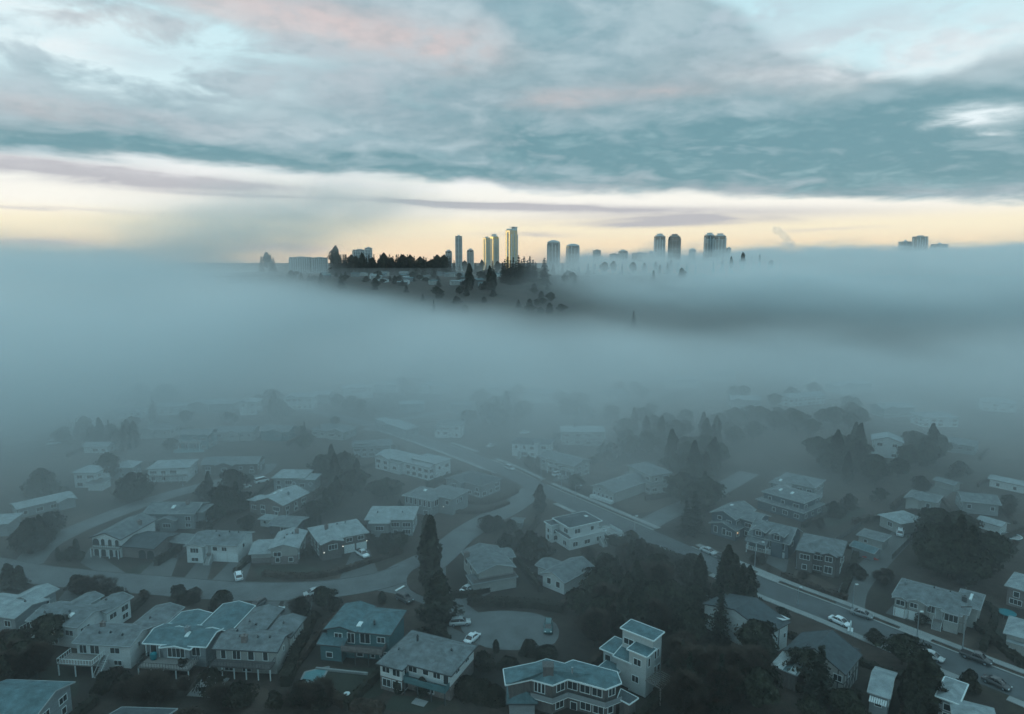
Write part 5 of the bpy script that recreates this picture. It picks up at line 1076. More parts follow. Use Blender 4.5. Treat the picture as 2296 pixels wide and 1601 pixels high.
wood([(1290, 1255, 110, 14), (1400, 1225, 50, 20), (1330, 1310, 60, 20), (1180, 1310, 60, 16), (1430, 1280, 40, 24)], 26, ['broad', 'bush', 'brown', 'cedar'], (5, 9), 'dark garden tree between the white modern house and the dark wood', 'gardens below white modern house', seed=17)
wood([(1080, 1195, 30, 12), (1130, 1190, 30, 10), (1170, 1232, 40, 10), (1045, 1200, 20, 8)], 12, ['bush', 'broad'], (3.5, 5.5), 'dark garden bush along the side road above the cream gable house', 'bushes by the side road', seed=18)
wood([(690, 1180, 30, 14), (700, 1250, 14, 10), (550, 1180, 20, 10), (400, 1190, 40, 8), (240, 1245, 30, 8), (160, 1255, 40, 10), (590, 1262, 40, 8), (640, 1270, 40, 8)], 24, ['bush', 'broad', 'column'], (2.5, 5), 'garden bush between the houses above the west street', 'gardens above the west street', seed=19)
wood([(190, 1325, 30, 10), (300, 1345, 50, 10), (250, 1325, 40, 8), (420, 1350, 20, 8), (680, 1380, 30, 20), (700, 1420, 16, 30), (690, 1480, 16, 20)], 24, ['bush', 'twiggy', 'broad'], (2.2, 4.2), 'garden bush below the west street among the bottom left plots', 'gardens below the west street', seed=20)
wood([(1790, 1290, 60, 10), (1830, 1300, 50, 8), (1930, 1290, 20, 20), (1980, 1300, 16, 14), (1700, 1262, 30, 6), (1640, 1215, 30, 8)], 18, ['bush', 'twiggy'], (1.6, 3.0), 'front garden shrub along the far pavement of the main road', 'right side front gardens', seed=21)
wood([(1850, 1180, 40, 14), (1880, 1150, 40, 20), (2080, 1100, 40, 14), (2150, 1070, 60, 10), (2250, 1150, 30, 20), (2270, 1250, 20, 20), (1960, 1120, 20, 8)], 20, ['bush', 'broad', 'brown'], (3.5, 7), 'hazy garden tree among the right hand back gardens', 'right side back gardens', seed=22)
wood([(900, 1180, 26, 20), (985, 1150, 20, 10), (1080, 1120, 30, 10), (1140, 1080, 12, 8), (880, 1225, 20, 10), (1000, 1130, 30, 10)], 16, ['bush', 'broad', 'cedar'], (4, 8), 'dim tree round the corner window house near the junction', 'trees round the corner house', seed=23)
wood([(1190, 1050, 30, 10), (1290, 1100, 30, 6), (1360, 1030, 30, 10), (1330, 1050, 14, 6), (1230, 1050, 30, 6), (1400, 1100, 16, 8)], 14, ['bush', 'broad', 'cedar'], (4, 8), 'dim tree between the houses right of the upper main road', 'trees right of upper road', seed=24)
wood([(110, 1110, 60, 12), (480, 1105, 60, 16), (520, 1150, 40, 10), (60, 1200, 60, 10), (700, 1150, 40, 16), (640, 1110, 30, 14), (560, 1080, 24, 8), (300, 1120, 20, 8), (450, 1165, 50, 8), (330, 1090, 40, 8)], 34, ['broad', 'bush', 'cedar', 'bush'], (5, 10), 'dim tree in the left haze gardens', 'left haze gardens', seed=25)
wood([(170, 990, 60, 12), (480, 950, 120, 8), (650, 985, 60, 8), (770, 945, 30, 14), (560, 915, 80, 8), (330, 905, 60, 6), (800, 1050, 20, 20)], 24, ['broad', 'bush', 'broad'], (7, 11), 'faint tree in the left mist rows', 'left mist rows', seed=26)
# hedges between the plots
def hedge(pix, w, h, label, dens=34, lm='hedge', group=None):
    line = smooth_line(px(pix), 1.2); rng = random.Random(int(pix[0][0] + pix[0][1])); v = []; f = []; c = line[0]
    L = sum((b - a).length for a, b in zip(line, line[1:])); n = int(L * h * dens * .55 + L * w * dens * .5)
    n = min(n, 9000)
    for _ in range(n):
        i = rng.randrange(len(line) - 1); a, b = line[i], line[i + 1]; p = a.lerp(b, rng.random()); d = (b - a).normalized(); nn_ = Vector((-d.y, d.x, 0))
        hh = h * (1 + .16 * noise.noise(p * .45)); side = rng.choice((-1, 0, 1))
        q = p + (nn_ * (side * w / 2 * rng.uniform(.8, 1.05) * (1 + .2 * noise.noise(p * .7))) + Vector((0, 0, hh * rng.random())) if side else nn_ * rng.uniform(-.5, .5) * w + Vector((0, 0, hh * rng.uniform(.88, 1.04)))) - c
        nr = (nn_ * side + Vector((0, 0, .3 if side else 1)) + Vector((rng.uniform(-.6, .6), rng.uniform(-.6, .6), rng.uniform(-.3, .6)))).normalized(); t = nr.cross(Vector((.3, .7, .5))).normalized(); bt = nr.cross(t); s = rng.uniform(.16, .3); j = len(v)
        for k in range(4): an = 1.571 * k + rng.uniform(-.3, .3); v.append(tuple(q + t * math.cos(an) * s + bt * math.sin(an) * s))
        f.append((j, j + 1, j + 2, j + 3))
    me = bpy.data.meshes.new('leaves'); me.from_pydata(v, [], f); me.materials.append(LEAF[lm])
    o = thing('hedge', label, 'hedge', c, 0, group); put('leaves', me, o)
    mb = MB(); A_, B_ = ribbon_poly(line, w * .8)
    for i in range(len(line) - 1): mb.prism([(p.x - c.x, p.y - c.y) for p in (B_[i], B_[i + 1], A_[i + 1], A_[i])], -.2, h * .85)
    put('branches', mb.mesh('branches', LEAF[lm]), o)
hedge([(1050, 1352), (1120, 1358), (1200, 1362), (1262, 1372)], 1.8, 1.8, 'dark hedge curving round the top of the bulb shaped road end')
hedge([(1360, 1215), (1420, 1232), (1480, 1248), (1530, 1268)], 2.4, 2.4, 'dark hedge behind the near pavement below the white modern house')
hedge([(470, 1193), (455, 1182), (340, 1184)], 1.6, 1.8, 'low dark hedge behind the arched annexe')
hedge([(590, 1290), (660, 1296), (740, 1290), (830, 1262), (900, 1240)], 1.3, 1.2, 'low brown hedge edging the lawns above the west street', lm='brown')
hedge([(320, 1350), (260, 1400)], 1.2, 1.6, 'short dark hedge between the first two bottom left plots'); hedge([(400, 1345), (370, 1378)], 1.2, 1.6, 'short dark hedge left of the large domed shrub')
hedge([(695, 1400), (668, 1470), (640, 1540)], 2.2, 2.4, 'tall dark hedge right of the cream balcony house')
hedge([(452, 1490), (470, 1462)], 1.3, 1.8, 'short hedge between the sun deck house and the cream balcony house'); hedge([(320, 1500), (345, 1462)], 1.3, 1.8, 'short hedge between the white house and the sun deck house')
hedge([(730, 1560), (780, 1585), (860, 1598)], 1.8, 1.6, 'brown hedge along the bottom edge below the hipped white house', lm='brown')
hedge([(1755, 1292), (1850, 1330), (1900, 1345)], 1.2, 1.1, 'low brown hedge in front of the brown brick house', lm='brown')
hedge([(2180, 1400), (2240, 1450), (2296, 1500)], 1.6, 1.6, 'dark hedge behind the far pavement at the right edge')
hedge([(1640, 1290), (1700, 1318)], 1.4, 1.2, 'low hedge by the near pavement above the white sided house')
hedge([(1000, 1120), (1090, 1130), (1160, 1105)], 1.3, 1.0, 'low hedge terrace below the upper pavement corner', lm='brown'); hedge([(1010, 1150), (1080, 1150), (1140, 1130)], 1.3, 1.0, 'second low hedge terrace beside the side road', lm='brown')
hedge([(1010, 1340), (1060, 1336), (1110, 1320), (1160, 1300)], 1.4, 1.3, 'low hedge in front of the cream gable ended house')
hr = random.Random(31)
for (ox, oy, c, s, x0, x1, y0, y1), (_, _, ho) in zip(FOOT, HXY):
    if oy > 330 or hr.random() < .12: continue
    for sx in ((x0 - hr.uniform(2, 3.5)), (x1 + hr.uniform(2, 3.5))):
        if hr.random() < .35: continue
        a0, a1 = y0 - hr.uniform(3, 8), y1 + hr.uniform(2, 9); P = [(sx, a0), (sx, a1)]
        if hr.random() < .5: P.append((sx + (x1 - x0) * .5 * (1 if sx < 0 else -1), a1))
        W3 = [(ox + a * c - b * s, oy + a * s + b * c) for a, b in P]
        if any(blocked(*q, m=.6) for q in W3) or blocked((W3[0][0] + W3[1][0]) / 2, (W3[0][1] + W3[1][1]) / 2, .6): continue
        hedge([PR((q[0], q[1], 0)) for q in W3], hr.uniform(.9, 1.5), hr.uniform(1.0, 2.0), 'hedge between two garden plots', 20, hr.choice(('hedge', 'hedge', 'brown')), 'garden plot hedges')
# ------------------------------------------------------------------ the ridge: trees, roofs, towers
def ridge_tree(u, vtop, Y, k, W, label, group=None, H=None):
    p = AT(u, vtop, Y); z = TZ(p.x, p.y); h = max(6, p.z - z) if H is None else H
    return tree_at(p.x, p.y, k, h, W, label, group, z)
ridge_tree(752, 552, 1180, 'broad', 19, 'large wide dark tree standing highest at the left end of the ridge'); ridge_tree(744, 562, 1185, 'fir', 20, 'dark conifer merged with the large wide tree on the ridge')
rr_ = random.Random(8)
for i, u in enumerate(range(756, 1010, 3)):
    ridge_tree(u + rr_.uniform(-2, 2), rr_.choice((568, 572, 575, 578, 581)) + (4 if u > 930 else 0), 1200 + rr_.uniform(-40, 60), rr_.choice(('fir', 'slim_fir', 'broad', 'fir')), rr_.uniform(12, 19), 'dark conifer in the tree line along the clear part of the ridge', 'ridge tree line')
for u, vt, lb in ((950, 573, 'single dark conifer at the right end of the tree line, left of three'), (973, 572, 'single dark conifer at the right end of the tree line, middle of three'), (994, 572, 'single dark conifer at the right end of the tree line, right of three')):
    ridge_tree(u, vt, 1130, 'fir', 15, lb)
for u, vt, W in ((1127, 586, 15), (1132, 579, 15), (1138, 572, 17), (1145, 581, 16), (1151, 574, 17), (1157, 583, 16), (1163, 570, 18), (1169, 580, 16), (1175, 573, 18), (1182, 582, 16), (1188, 571, 18), (1195, 580, 16), (1201, 585, 15)):
    ridge_tree(u, vt, 985 + rr_.uniform(-15, 25), 'fir', W, 'tall black conifer in the dense stand in front of the tallest tower', 'black conifer stand')
ridge_tree(1221, 576, 965, 'fir', 26, 'tall black layered conifer alone at the right of the conifer stand')
for u, vt, W, lb in ((1052, 591, 17, 'broad dark cedar on the slope left of the conifer stand'), (1098, 596, 13, 'grey hazy conifer on the slope between the cedar and the stand'), (1106, 608, 15, 'low hazy round tree on the slope below the conifer stand')):
    ridge_tree(u, vt, 930, 'cedar', W, lb)
ridge_tree(972, 641, 760, 'fir', 8, 'lone small conifer poking out of the fog below the ridge', H=22)
ridge_tree(1421, 703, 700, 'fir', 9, 'lone dim conifer in the dark gap of the fog', H=20)
ridge_tree(1529, 601, 1000, 'cedar', 16, 'round hazy treetop rising from fog, right of a narrow one'); ridge_tree(1466, 606, 1000, 'cedar', 7, 'narrow hazy treetop rising from fog')
for u, vt in ((1018, 582), (1030, 590), (1042, 585), (1066, 588), (1080, 583), (1090, 588), (1104, 583), (1115, 586), (1240, 590), (1262, 588), (1010, 594), (1072, 596), (1060, 600)):
    ridge_tree(u, vt, 1300 + rr_.uniform(-60, 80), rr_.choice(('fir', 'broad', 'slim_fir')), rr_.uniform(9, 14), 'small dark tree at the foot of the gold lit towers', 'trees below the gold towers')
for u, vt in ((1319, 590), (1333, 592), (1324, 597), (1298, 598), (1288, 600), (1356, 588), (1376, 586), (1395, 590), (1420, 588), (1445, 589), (1470, 588), (1497, 586), (1505, 583), (1480, 592), (1520, 590), (1540, 590), (1560, 592), (1640, 576), (1666, 567), (1704, 568), (1690, 582), (1620, 586), (1600, 588), (1730, 584), (1750, 586)):
    ridge_tree(u, vt, 1180 + rr_.uniform(-60, 120), rr_.choice(('fir', 'broad', 'slim_fir', 'cedar')), rr_.uniform(9, 15), 'hazy treetop poking through the fog right of the conifer stand', 'treetops in the right fog')
for u, vt in ((40, 573), (62, 566), (72, 560), (84, 568), (20, 575), (104, 572), (115, 566), (585, 572), (597, 566), (606, 568), (612, 575), (5, 574)):
    ridge_tree(u, vt, 1500 + rr_.uniform(-40, 60), rr_.choice(('fir', 'broad')), rr_.uniform(14, 22), 'ghostly treetop showing above the left fog bank', 'treetops over the left fog')
rr_ = random.Random(12)
for i in range(120):
    u = rr_.uniform(640, 1290); Y = rr_.uniform(890, 1140) if i % 3 else rr_.uniform(780, 900); x = (u - 1148) / F * Y * 1.0
    if i % 3 == 0 and u < 940: continue
    tree_at(x, Y, rr_.choice(('broad', 'cedar', 'fir')), rr_.uniform(7, 13), rr_.uniform(9, 14), 'dim tree on the wooded slope showing through the fog gap', 'trees in the fog gap')
for i in range(34):
    u = rr_.choice((rr_.uniform(700, 930), rr_.uniform(1000, 1120), rr_.uniform(830, 1000))); Y = rr_.uniform(960, 1130) if u > 800 else rr_.uniform(1060, 1140); x = (u - 1148) / F * Y; z = TZ(x, Y); W = rr_.uniform(9, 15); D_ = rr_.uniform(8, 11); hh = rr_.uniform(3.5, 6)
    mb = MB(); mb.box(-W / 2, W / 2, -D_ / 2, D_ / 2, -2, hh); rz_ = rr_.uniform(-.5, .5)
    o = thing('hillside_house', 'small pale roofed house on the clear slope below the ridge tree line', 'house', (x, Y, z), rz_, 'small ridge slope houses')
    put('wall', mb.mesh('wall', rr_.choice((CREAM, GREYW, WHITE, BROWN))), o); mb = MB(); p_ = rr_.uniform(.2, .35); e = hh - .2; r_ = hh + D_ / 2 * p_
    mb.slab([(-W / 2 - .6, -D_ / 2 - .6, e), (W / 2 + .6, -D_ / 2 - .6, e), (W / 2 + .6, 0, r_), (-W / 2 - .6, 0, r_)], .2); mb.slab([(W / 2 + .6, D_ / 2 + .6, e), (-W / 2 - .6, D_ / 2 + .6, e), (-W / 2 - .6, 0, r_), (W / 2 + .6, 0, r_)], .2)
    put('roof', mb.mesh('roof', rr_.choice((R_PALE, R_GREY, R_PALE, R_TEAL))), o)
# towers
PALEW = mat('pale rendered facade', (.42, .44, .44), .85, var=.05)
TGL = mat('tower glass', (.10, .14, .16), .12, spec=1.0, metal=.35, var=0); TGG = mat('sun gold tinted tower glass', (.46, .36, .19), .3, spec=1, metal=.9, var=0)  # TGG: gold of the reflected low sun partly put into the glass colour
TCN = mat('tower concrete', (.55, .58, .59), .8, var=.06); TDK = mat('dark tower cladding', (.12, .14, .15), .7, var=.06)
def chamfer(w, d, c): return [(-w + c, -d), (w - c, -d), (w, -d + c), (w, d - c), (w - c, d), (-w + c, d), (-w, d - c), (-w, -d + c)]
def tower(u0, u1, vt, Y, label, top='step', rz=0.0, glass=None, conc=None, group=None, base=None, asp=.8, piers=4, name='tower'):
    a = AT(u0, vt, Y); b = AT(u1, vt, Y); w = abs(b.x - a.x) / 2; cx = (a.x + b.x) / 2; z0 = TZ(cx, Y) - 2 if base is None else base; H = a.z - z0
    k = abs(math.cos(rz)) + asp * abs(math.sin(rz)); w /= k; d = w * asp; glass = glass or TGL; conc = conc or TCN
    o = thing(name, label, 'tower', (cx, Y, z0), rz, group); hs = H * (.93 if top != 'flat' else .97)
    mb = MB(); mb.prism(chamfer(w * .93, d * .93, w * .25), 0, hs); put('shaft', mb.mesh('shaft', glass), o)
    mb = MB(); nf = max(4, int(hs / 3.1))
    for i in range(1, nf + 1):
        z = hs * i / nf; s = 1.0 if (i % 2 or nf < 30) else .97; q = z > hs * .93 and top == 'step'
        mb.prism(chamfer(w * s * (.86 if q else 1), d * s * (.86 if q else 1), w * .25), z - 1.25, z - .25)
    put('floor_slabs', mb.mesh('floor_slabs', conc), o)
    for i in range(piers):
        mb = MB(); x = -w * .78 + 1.56 * w * i / max(1, piers - 1); mb.box(x - w * .045, x + w * .045, -d * 1.035, -d * .9, 0, hs * (.97 if i % 2 else .90)); put('pier', mb.mesh('pier', conc), o)
    for sgn in (-1, 1): mb = MB(); mb.box(min(sgn * w * .9, sgn * w * 1.035), max(sgn * w * .9, sgn * w * 1.035), -d * .12, d * .12, 0, hs * .95); put('pier', mb.mesh('pier', conc), o)
    mb = MB()
    if top == 'step':
        mb.prism(chamfer(w * .74, d * .74, w * .2), hs, hs + (H - hs) * .45); mb.prism(chamfer(w * .45, d * .5, w * .12), hs + (H - hs) * .45 + .01, H * .995); mb.box(-w * .52, w * .52, -d * .56, d * .56, H * .995 + .01, H)
        mb.tube([(w * .1, 0, H), (w * .1, 0, H + H * .03)], .3, 4)
    elif top == 'round':
        for i in range(5): s = (.95, .86, .74, .58, .36)[i]; mb.prism(chamfer(w * s, d * s, w * s * .35), hs + (H - hs) * i / 5 + .01, hs + (H - hs) * (i + 1) / 5)
    elif top == 'pyramid':
        mb.prism(chamfer(w, d, w * .25), hs * .80, hs * .82); n = len(mb.v); mb.v += [(-w, -d, hs * .82), (w, -d, hs * .82), (w, d, hs * .82), (-w, d, hs * .82), (0, 0, H)]; mb.f += [(n, n + 1, n + 4), (n + 1, n + 2, n + 4), (n + 2, n + 3, n + 4), (n + 3, n, n + 4)]; mb.mi += [0] * 4
    elif top == 'fin':
        mb.prism(chamfer(w * .8, d * .8, w * .2), hs, H * .965); mb.box(w * .45, w * 1.05, -d * .5, d * .5, hs * .97, H); mb.box(-w * .1, w * 1.12, -d * .6, d * .6, H + .01, H + 1.2)
    else: mb.box(-w * .3, w * .35, -d * .4, d * .4, hs, H)
    put('rooftop', mb.mesh('rooftop', conc), o); return o
if 1:
    tower(998.6, 1013, 560, 1850, 'short pale tower left of the slim tall tower'); tower(1020.6, 1036, 526.7, 1800, 'slim tall grey tower with a flat capped top, leftmost tall tower', top='flat', piers=3); tower(1047, 1062, 557.5, 1850, 'short pale tower between the slim tower and the gold lit twin blocks')
    tower(1081, 1101, 530.5, 1750, 'lower left block of the gold lit twin blocks', rz=R(46), glass=TGG, top='flat', asp=.9); tower(1096, 1120, 525, 1790, 'higher right block of the gold lit twin blocks', rz=R(46), glass=TGG, top='step', asp=.9)
    tower(1130.6, 1163, 509.5, 1700, 'tallest tower with a gold lit left face and a fin on its right top', rz=R(46), glass=TGG, top='fin', asp=.8, piers=3)
    tower(1227, 1255.6, 538.5, 1800, 'grey tower with a stepped round top, left of the round topped pair', top='round'); tower(1270, 1299, 546.5, 1850, 'grey tower with a stepped round top, right of the round topped pair', top='round')
    tower(1329.5, 1347, 559.5, 2000, 'small dark box shaped block between the round topped pair and the twin towers', top='flat', conc=TDK); tower(1367, 1386, 568, 2000, 'lowest dark flat block right of the dark box', top='flat', conc=TDK); tower(1386, 1408, 560, 2050, 'pale stepped low block right of the lowest dark block', top='step'); tower(1418, 1452, 565.5, 2100, 'wide low block left of the twin towers', top='flat', conc=TDK, piers=6); tower(1455, 1465, 562, 2050, 'narrow low block touching the left twin tower', top='flat')
    tower(1466, 1493, 524, 1850, 'left one of the matching twin towers right of centre', top='step', rz=R(12)); tower(1497, 1529, 525, 1850, 'right darker one of the matching twin towers right of centre', top='step', rz=R(-14), conc=mat('mid tower concrete', (.24, .26, .27), .8, var=.05))
    tower(1578, 1605, 522, 1900, 'left one of the overlapping pair of towers at the fog edge', top='step', rz=R(15)); tower(1600, 1630, 523.5, 1860, 'right one of the overlapping pair of towers at the fog edge', top='step', rz=R(-10)); tower(1629, 1639, 554, 1850, 'low podium block beside the overlapping pair of towers', top='flat')
    tower(1545, 1560, 556.7, 2150, 'ghostly low block between the twin towers and the overlapping pair', top='round'); tower(2018, 2043, 537, 2300, 'faint pointed roof tower in the far right fog', top='pyramid'); tower(2049, 2078, 528, 2250, 'faint tallest flat tower in the far right fog', top='flat', piers=5); tower(2093, 2120, 543, 2300, 'faint low peaked tower in the far right fog, rightmost of three', top='pyramid', asp=1.1)
    tower(790, 822, 558, 1500, 'pale slab office block behind the ridge trees, lower left part', top='flat', piers=6, asp=.4, glass=TGL, conc=PALEW, name='office_block'); tower(818, 834, 553.5, 1490, 'taller stair block at the right end of the pale slab office', top='flat', piers=3, name='office_block')
    tower(648, 700, 575, 1400, 'long pale low apartment block at the left end of the ridge', top='flat', piers=9, asp=.3, glass=TGL, conc=PALEW, name='apartment_block'); tower(698, 734, 576, 1380, 'grey low apartment block next to the long pale one', top='flat', piers=7, asp=.4, glass=TGL, conc=PALEW, name='apartment_block')
# ------------------------------------------------------------------ cars
CARP = {k: mat('car paint ' + k, c, .28, spec=.7, var=0, metal=.15) for k, c in dict(white=(.74, .77, .78), silver=(.42, .45, .46), dark=(.05, .06, .065), teal=(.03, .12, .13), grey=(.20, .22, .23)).items()}
CGL = mat('car glass', (.02, .025, .03), .08, spec=.9, var=0)
WH = {}
def wheel(parent, x, y, r):
    if 'w' not in WH:
        a = MB(); a.tube([(0, -.11, 0), (0, .11, 0)], 1.0, 14); b = MB(); b.tube([(0, -.125, 0), (0, .125, 0)], .6, 10)
        for k in range(5): b.bar((0, -.13, 0), (math.cos(k * 1.257) * .55, -.13, math.sin(k * 1.257) * .55), .12, .02)
        for m in (a, b):
            pass
        WH['w'] = (a.mesh('tyre', RUBB), b.mesh('rim', CHROM))
    t = put('wheel', WH['w'][0], parent, (x, y, r)); t.scale = (r, 1, r); put('rim', WH['w'][1], t)
CBODY = {}
def loft(rings, m):
    mb = MB(); n = len(rings[0])
    for r in rings: mb.v += r
    for k in range(len(rings) - 1):
        for q in range(n): a = k * n + q; b = k * n + (q + 1) % n; mb.f.append((a, b, b + n, a + n)); mb.mi.append(0)
    mb.f.append(tuple(range(n))); mb.f.append(tuple(reversed(range((len(rings) - 1) * n, len(rings) * n)))); mb.mi += [0, 0]
    return mb.mesh('body', m, True)
def ring(x, w, z0, z1, r=.12):
    return [(x, -w + r, z0), (x, w - r, z0), (x, w, z0 + r), (x, w, z1 - r * 1.4), (x, w - r * 1.3, z1), (x, -w + r * 1.3, z1), (x, -w, z1 - r * 1.4), (x, -w, z0 + r)]
def car(u, v, u2, v2, kind, colour, label, cat='car'):
    """u, v the tail and u2, v2 the nose in the picture, both at ground level"""
    a = G(u, v); b = G(u2, v2); d = b - a; rz = math.atan2(d.y, d.x); c = (a + b) / 2
    L = {'sedan': 4.6, 'suv': 4.7, 'van': 5.0, 'pickup': 5.5}[kind]; w = .93; r = .33 if kind == 'sedan' else .38
    o = thing({'sedan': 'parked_car', 'suv': 'parked_suv', 'van': 'parked_van', 'pickup': 'pickup_truck'}[kind], label, cat, (c.x, c.y, .03), rz)
    h = L / 2; zb = .82 if kind == 'sedan' else 1.0; key = (kind, colour)
    if key not in CBODY:
        if kind == 'sedan': st = [(-h, .72, .42, .74), (-h + .15, .84, .26, .90), (-h + .9, w, .22, .96), (-.6, w, .2, .93), (.9, w, .2, .90), (h - .9, w * .98, .22, .82), (h - .2, .84, .28, .68), (h, .70, .36, .56)]; cb = [(-h + .75, .72, .94, .96), (-h + 1.45, .68, .92, 1.38), (-.1, .68, .90, 1.45), (.55, .68, .88, 1.36), (1.35, .74, .86, .90)]
        elif kind == 'suv': st = [(-h, .80, .45, .95), (-h + .12, .88, .3, 1.08), (-.6, w, .28, 1.08), (.9, w, .28, 1.05), (h - .6, w, .3, .98), (h - .1, .86, .34, .84), (h, .76, .42, .7)]; cb = [(-h + .12, .76, 1.05, 1.10), (-h + .45, .76, 1.05, 1.66), (-.1, .78, 1.05, 1.72), (.6, .76, 1.02, 1.64), (1.35, .80, .98, 1.04)]
        elif kind == 'van': st = [(-h, .86, .4, 1.2), (-h + .1, w, .3, 1.25), (1.2, w, .28, 1.2), (h - .5, w, .3, 1.05), (h, .8, .4, .8)]; cb = [(-h + .06, .84, 1.2, 1.3), (-h + .2, .82, 1.2, 1.95), (.6, .82, 1.18, 2.0), (1.2, .80, 1.1, 1.85), (h - .55, .82, 1.02, 1.08)]
        else: st = [(-h, .88, .5, 1.0), (-h + .06, w, .4, 1.05), (-.4, w, .35, 1.05), (1.2, w, .35, 1.08), (h - .3, .9, .36, .98), (h, .8, .46, .8)]; cb = [(-.55, .80, 1.03, 1.08), (-.45, .78, 1.03, 1.68), (.35, .80, 1.03, 1.75), (.85, .78, 1.03, 1.66), (1.5, .82, 1.02, 1.08)]
        bm_ = loft([ring(*s) for s in st], CARP[colour]); gm = loft([ring(x, ww, z0, max(z1, z0 + .03), .06 if z1 - z0 > .2 else .012) for x, ww, z0, z1 in cb], CGL)
        rf = MB(); x0, x1 = cb[1][0] + .02, cb[3][0] + .05; zt = cb[2][3]
        rf.slab([(x0, -.64, cb[1][3] + .03), (x1, -.64, cb[3][3] + .03), (x1, .64, cb[3][3] + .03), (x0, .64, cb[1][3] + .03)], .06) if kind != 'x' else None
        rf.slab([(x0 + .3, -.60, zt + .045), (x1 - .25, -.60, zt + .045), (x1 - .25, .60, zt + .045), (x0 + .3, .60, zt + .045)], .08)
        for s in (-1, 1):
            rf.bar((x0, s * .68, cb[1][3]), (x0 - .3 if kind != 'sedan' else x0 - .6, s * .78, zb + .1), .09, .07); rf.bar((x1, s * .68, cb[3][3]), (cb[4][0] - .05, s * .76, zb + .07), .07, .06); rf.bar((-.1, s * .735, zt - .05), (-.12, s * .79, zb + .08), .09, .05)
        CBODY[key] = (bm_, gm, rf.mesh('roof', CARP[colour]))
    bm_, gm, rf = CBODY[key]; put('body', bm_, o); put('windows', gm, o); put('roof', rf, o)
    for sx in (-1, 1):
        for sy in (-1, 1): wheel(o, sx * (L * .31), sy * (w - .1), r)
    for s in (-1, 1):
        q = MB(); q.box(h - .16, h - .02, s * .62 - .15, s * .62 + .15, zb - .28, zb - .12); put('headlight', q.mesh('headlight', LAMPW), o); q = MB(); q.box(-h - .01, -h + .1, s * .64 - .13, s * .64 + .13, zb - .22, zb - .06); put('tail_light', q.mesh('tail_light', LAMPR), o)
        q = MB(); q.box(.75, .9, s * 1.0 - .09, s * 1.0 + .09, zb + .02, zb + .14); put('wing_mirror', q.mesh('wing_mirror', CARP[colour]), o)
    if kind == 'pickup': q = MB(); q.box(-h + .12, -.7, -.78, .78, 1.03, 1.06); put('load_bed', q.mesh('load_bed', RUBB), o)
    return o
car(611, 1388, 632, 1366, 'sedan', 'white', 'white sedan with dark roof glass parked above the cream balcony house'); car(592, 1352, 562, 1372, 'suv', 'dark', 'black car on the drive left of the white sedan, bottom left')
car(537, 1306, 533, 1288, 'suv', 'white', 'white estate car parked on the verge of the west street'); car(716, 1330, 690, 1336, 'sedan', 'silver', 'silver sedan half hidden by the round dark tree')
car(801, 1239, 823, 1253, 'pickup', 'white', 'white pickup in front of the lit garage doors', 'pickup'); car(893, 1341, 921, 1354, 'suv', 'dark', 'dark station wagon parked near the white road line')
car(1037, 1331, 1062, 1319, 'sedan', 'white', 'white sedan parked before the cream gable ended house'); car(1018, 1402, 1044, 1400, 'suv', 'silver', 'pale hatchback with dark windows at the mouth of the bulb road'); car(1047, 1446, 1070, 1426, 'sedan', 'white', 'white sedan with dark rear window at the rim of the bulb road')
car(1230, 1402, 1229, 1422, 'suv', 'teal', 'dark teal car at the right rim of the bulb road'); car(1572, 1233, 1603, 1246, 'sedan', 'silver', 'silver sedan parked at the far kerb before the dark blue house'); car(1612, 1250, 1645, 1262, 'pickup', 'dark', 'dark pickup parked at the far kerb below the silver sedan', 'pickup')
car(1860, 1388, 1905, 1408, 'sedan', 'white', 'bright white sedan parked at the near pavement by the white arch'); car(1914, 1376, 1950, 1387, 'sedan', 'grey', 'greyish sedan parked across the road from the bright white sedan'); car(2067, 1468, 2108, 1484, 'sedan', 'silver', 'silver car partly under the round dark tree, near lane'); car(2165, 1472, 2212, 1490, 'pickup', 'dark', 'dark pickup parked at the far kerb by the tall pole', 'pickup')
car(2214, 1528, 2254, 1546, 'sedan', 'dark', 'dark car with pale roof, lowest on the main road near the corner'); car(1133, 1049, 1152, 1056, 'suv', 'silver', 'silver van at the upper bend of the main road'); car(1240, 1069, 1262, 1064, 'suv', 'white', 'white off road car outside the two garage bays'); car(1250, 1078, 1276, 1072, 'sedan', 'grey', 'grey car beside the white off road car')
car(1091, 1005, 1111, 999, 'sedan', 'silver', 'hazy pale car on the corner left of the outside stair house'); car(974, 977, 992, 970, 'suv', 'silver', 'silver car beside the hazy pale two storey house'); car(1167, 973, 1186, 971, 'sedan', 'white', 'faint pale car above the outside stair house'); car(539, 1098, 558, 1093, 'sedan', 'silver', 'pale car on the road bend left of the pale house')
car(574, 1085, 600, 1079, 'van', 'white', 'white camper behind the diamond trim house car', 'van'); car(2017, 1206, 2019, 1192, 'van', 'white', 'white van in the back lane by the square garage', 'van'); car(1362, 933, 1384, 934, 'van', 'white', 'faint white van in the mist above the large cream house', 'van'); car(112, 998, 132, 996, 'van', 'white', 'faint white van alone in the far left haze', 'van')
car(1318, 868, 1322, 868, 'sedan', 'grey', 'faint grey car in the mist right of the faint two storey house') if 0 else None
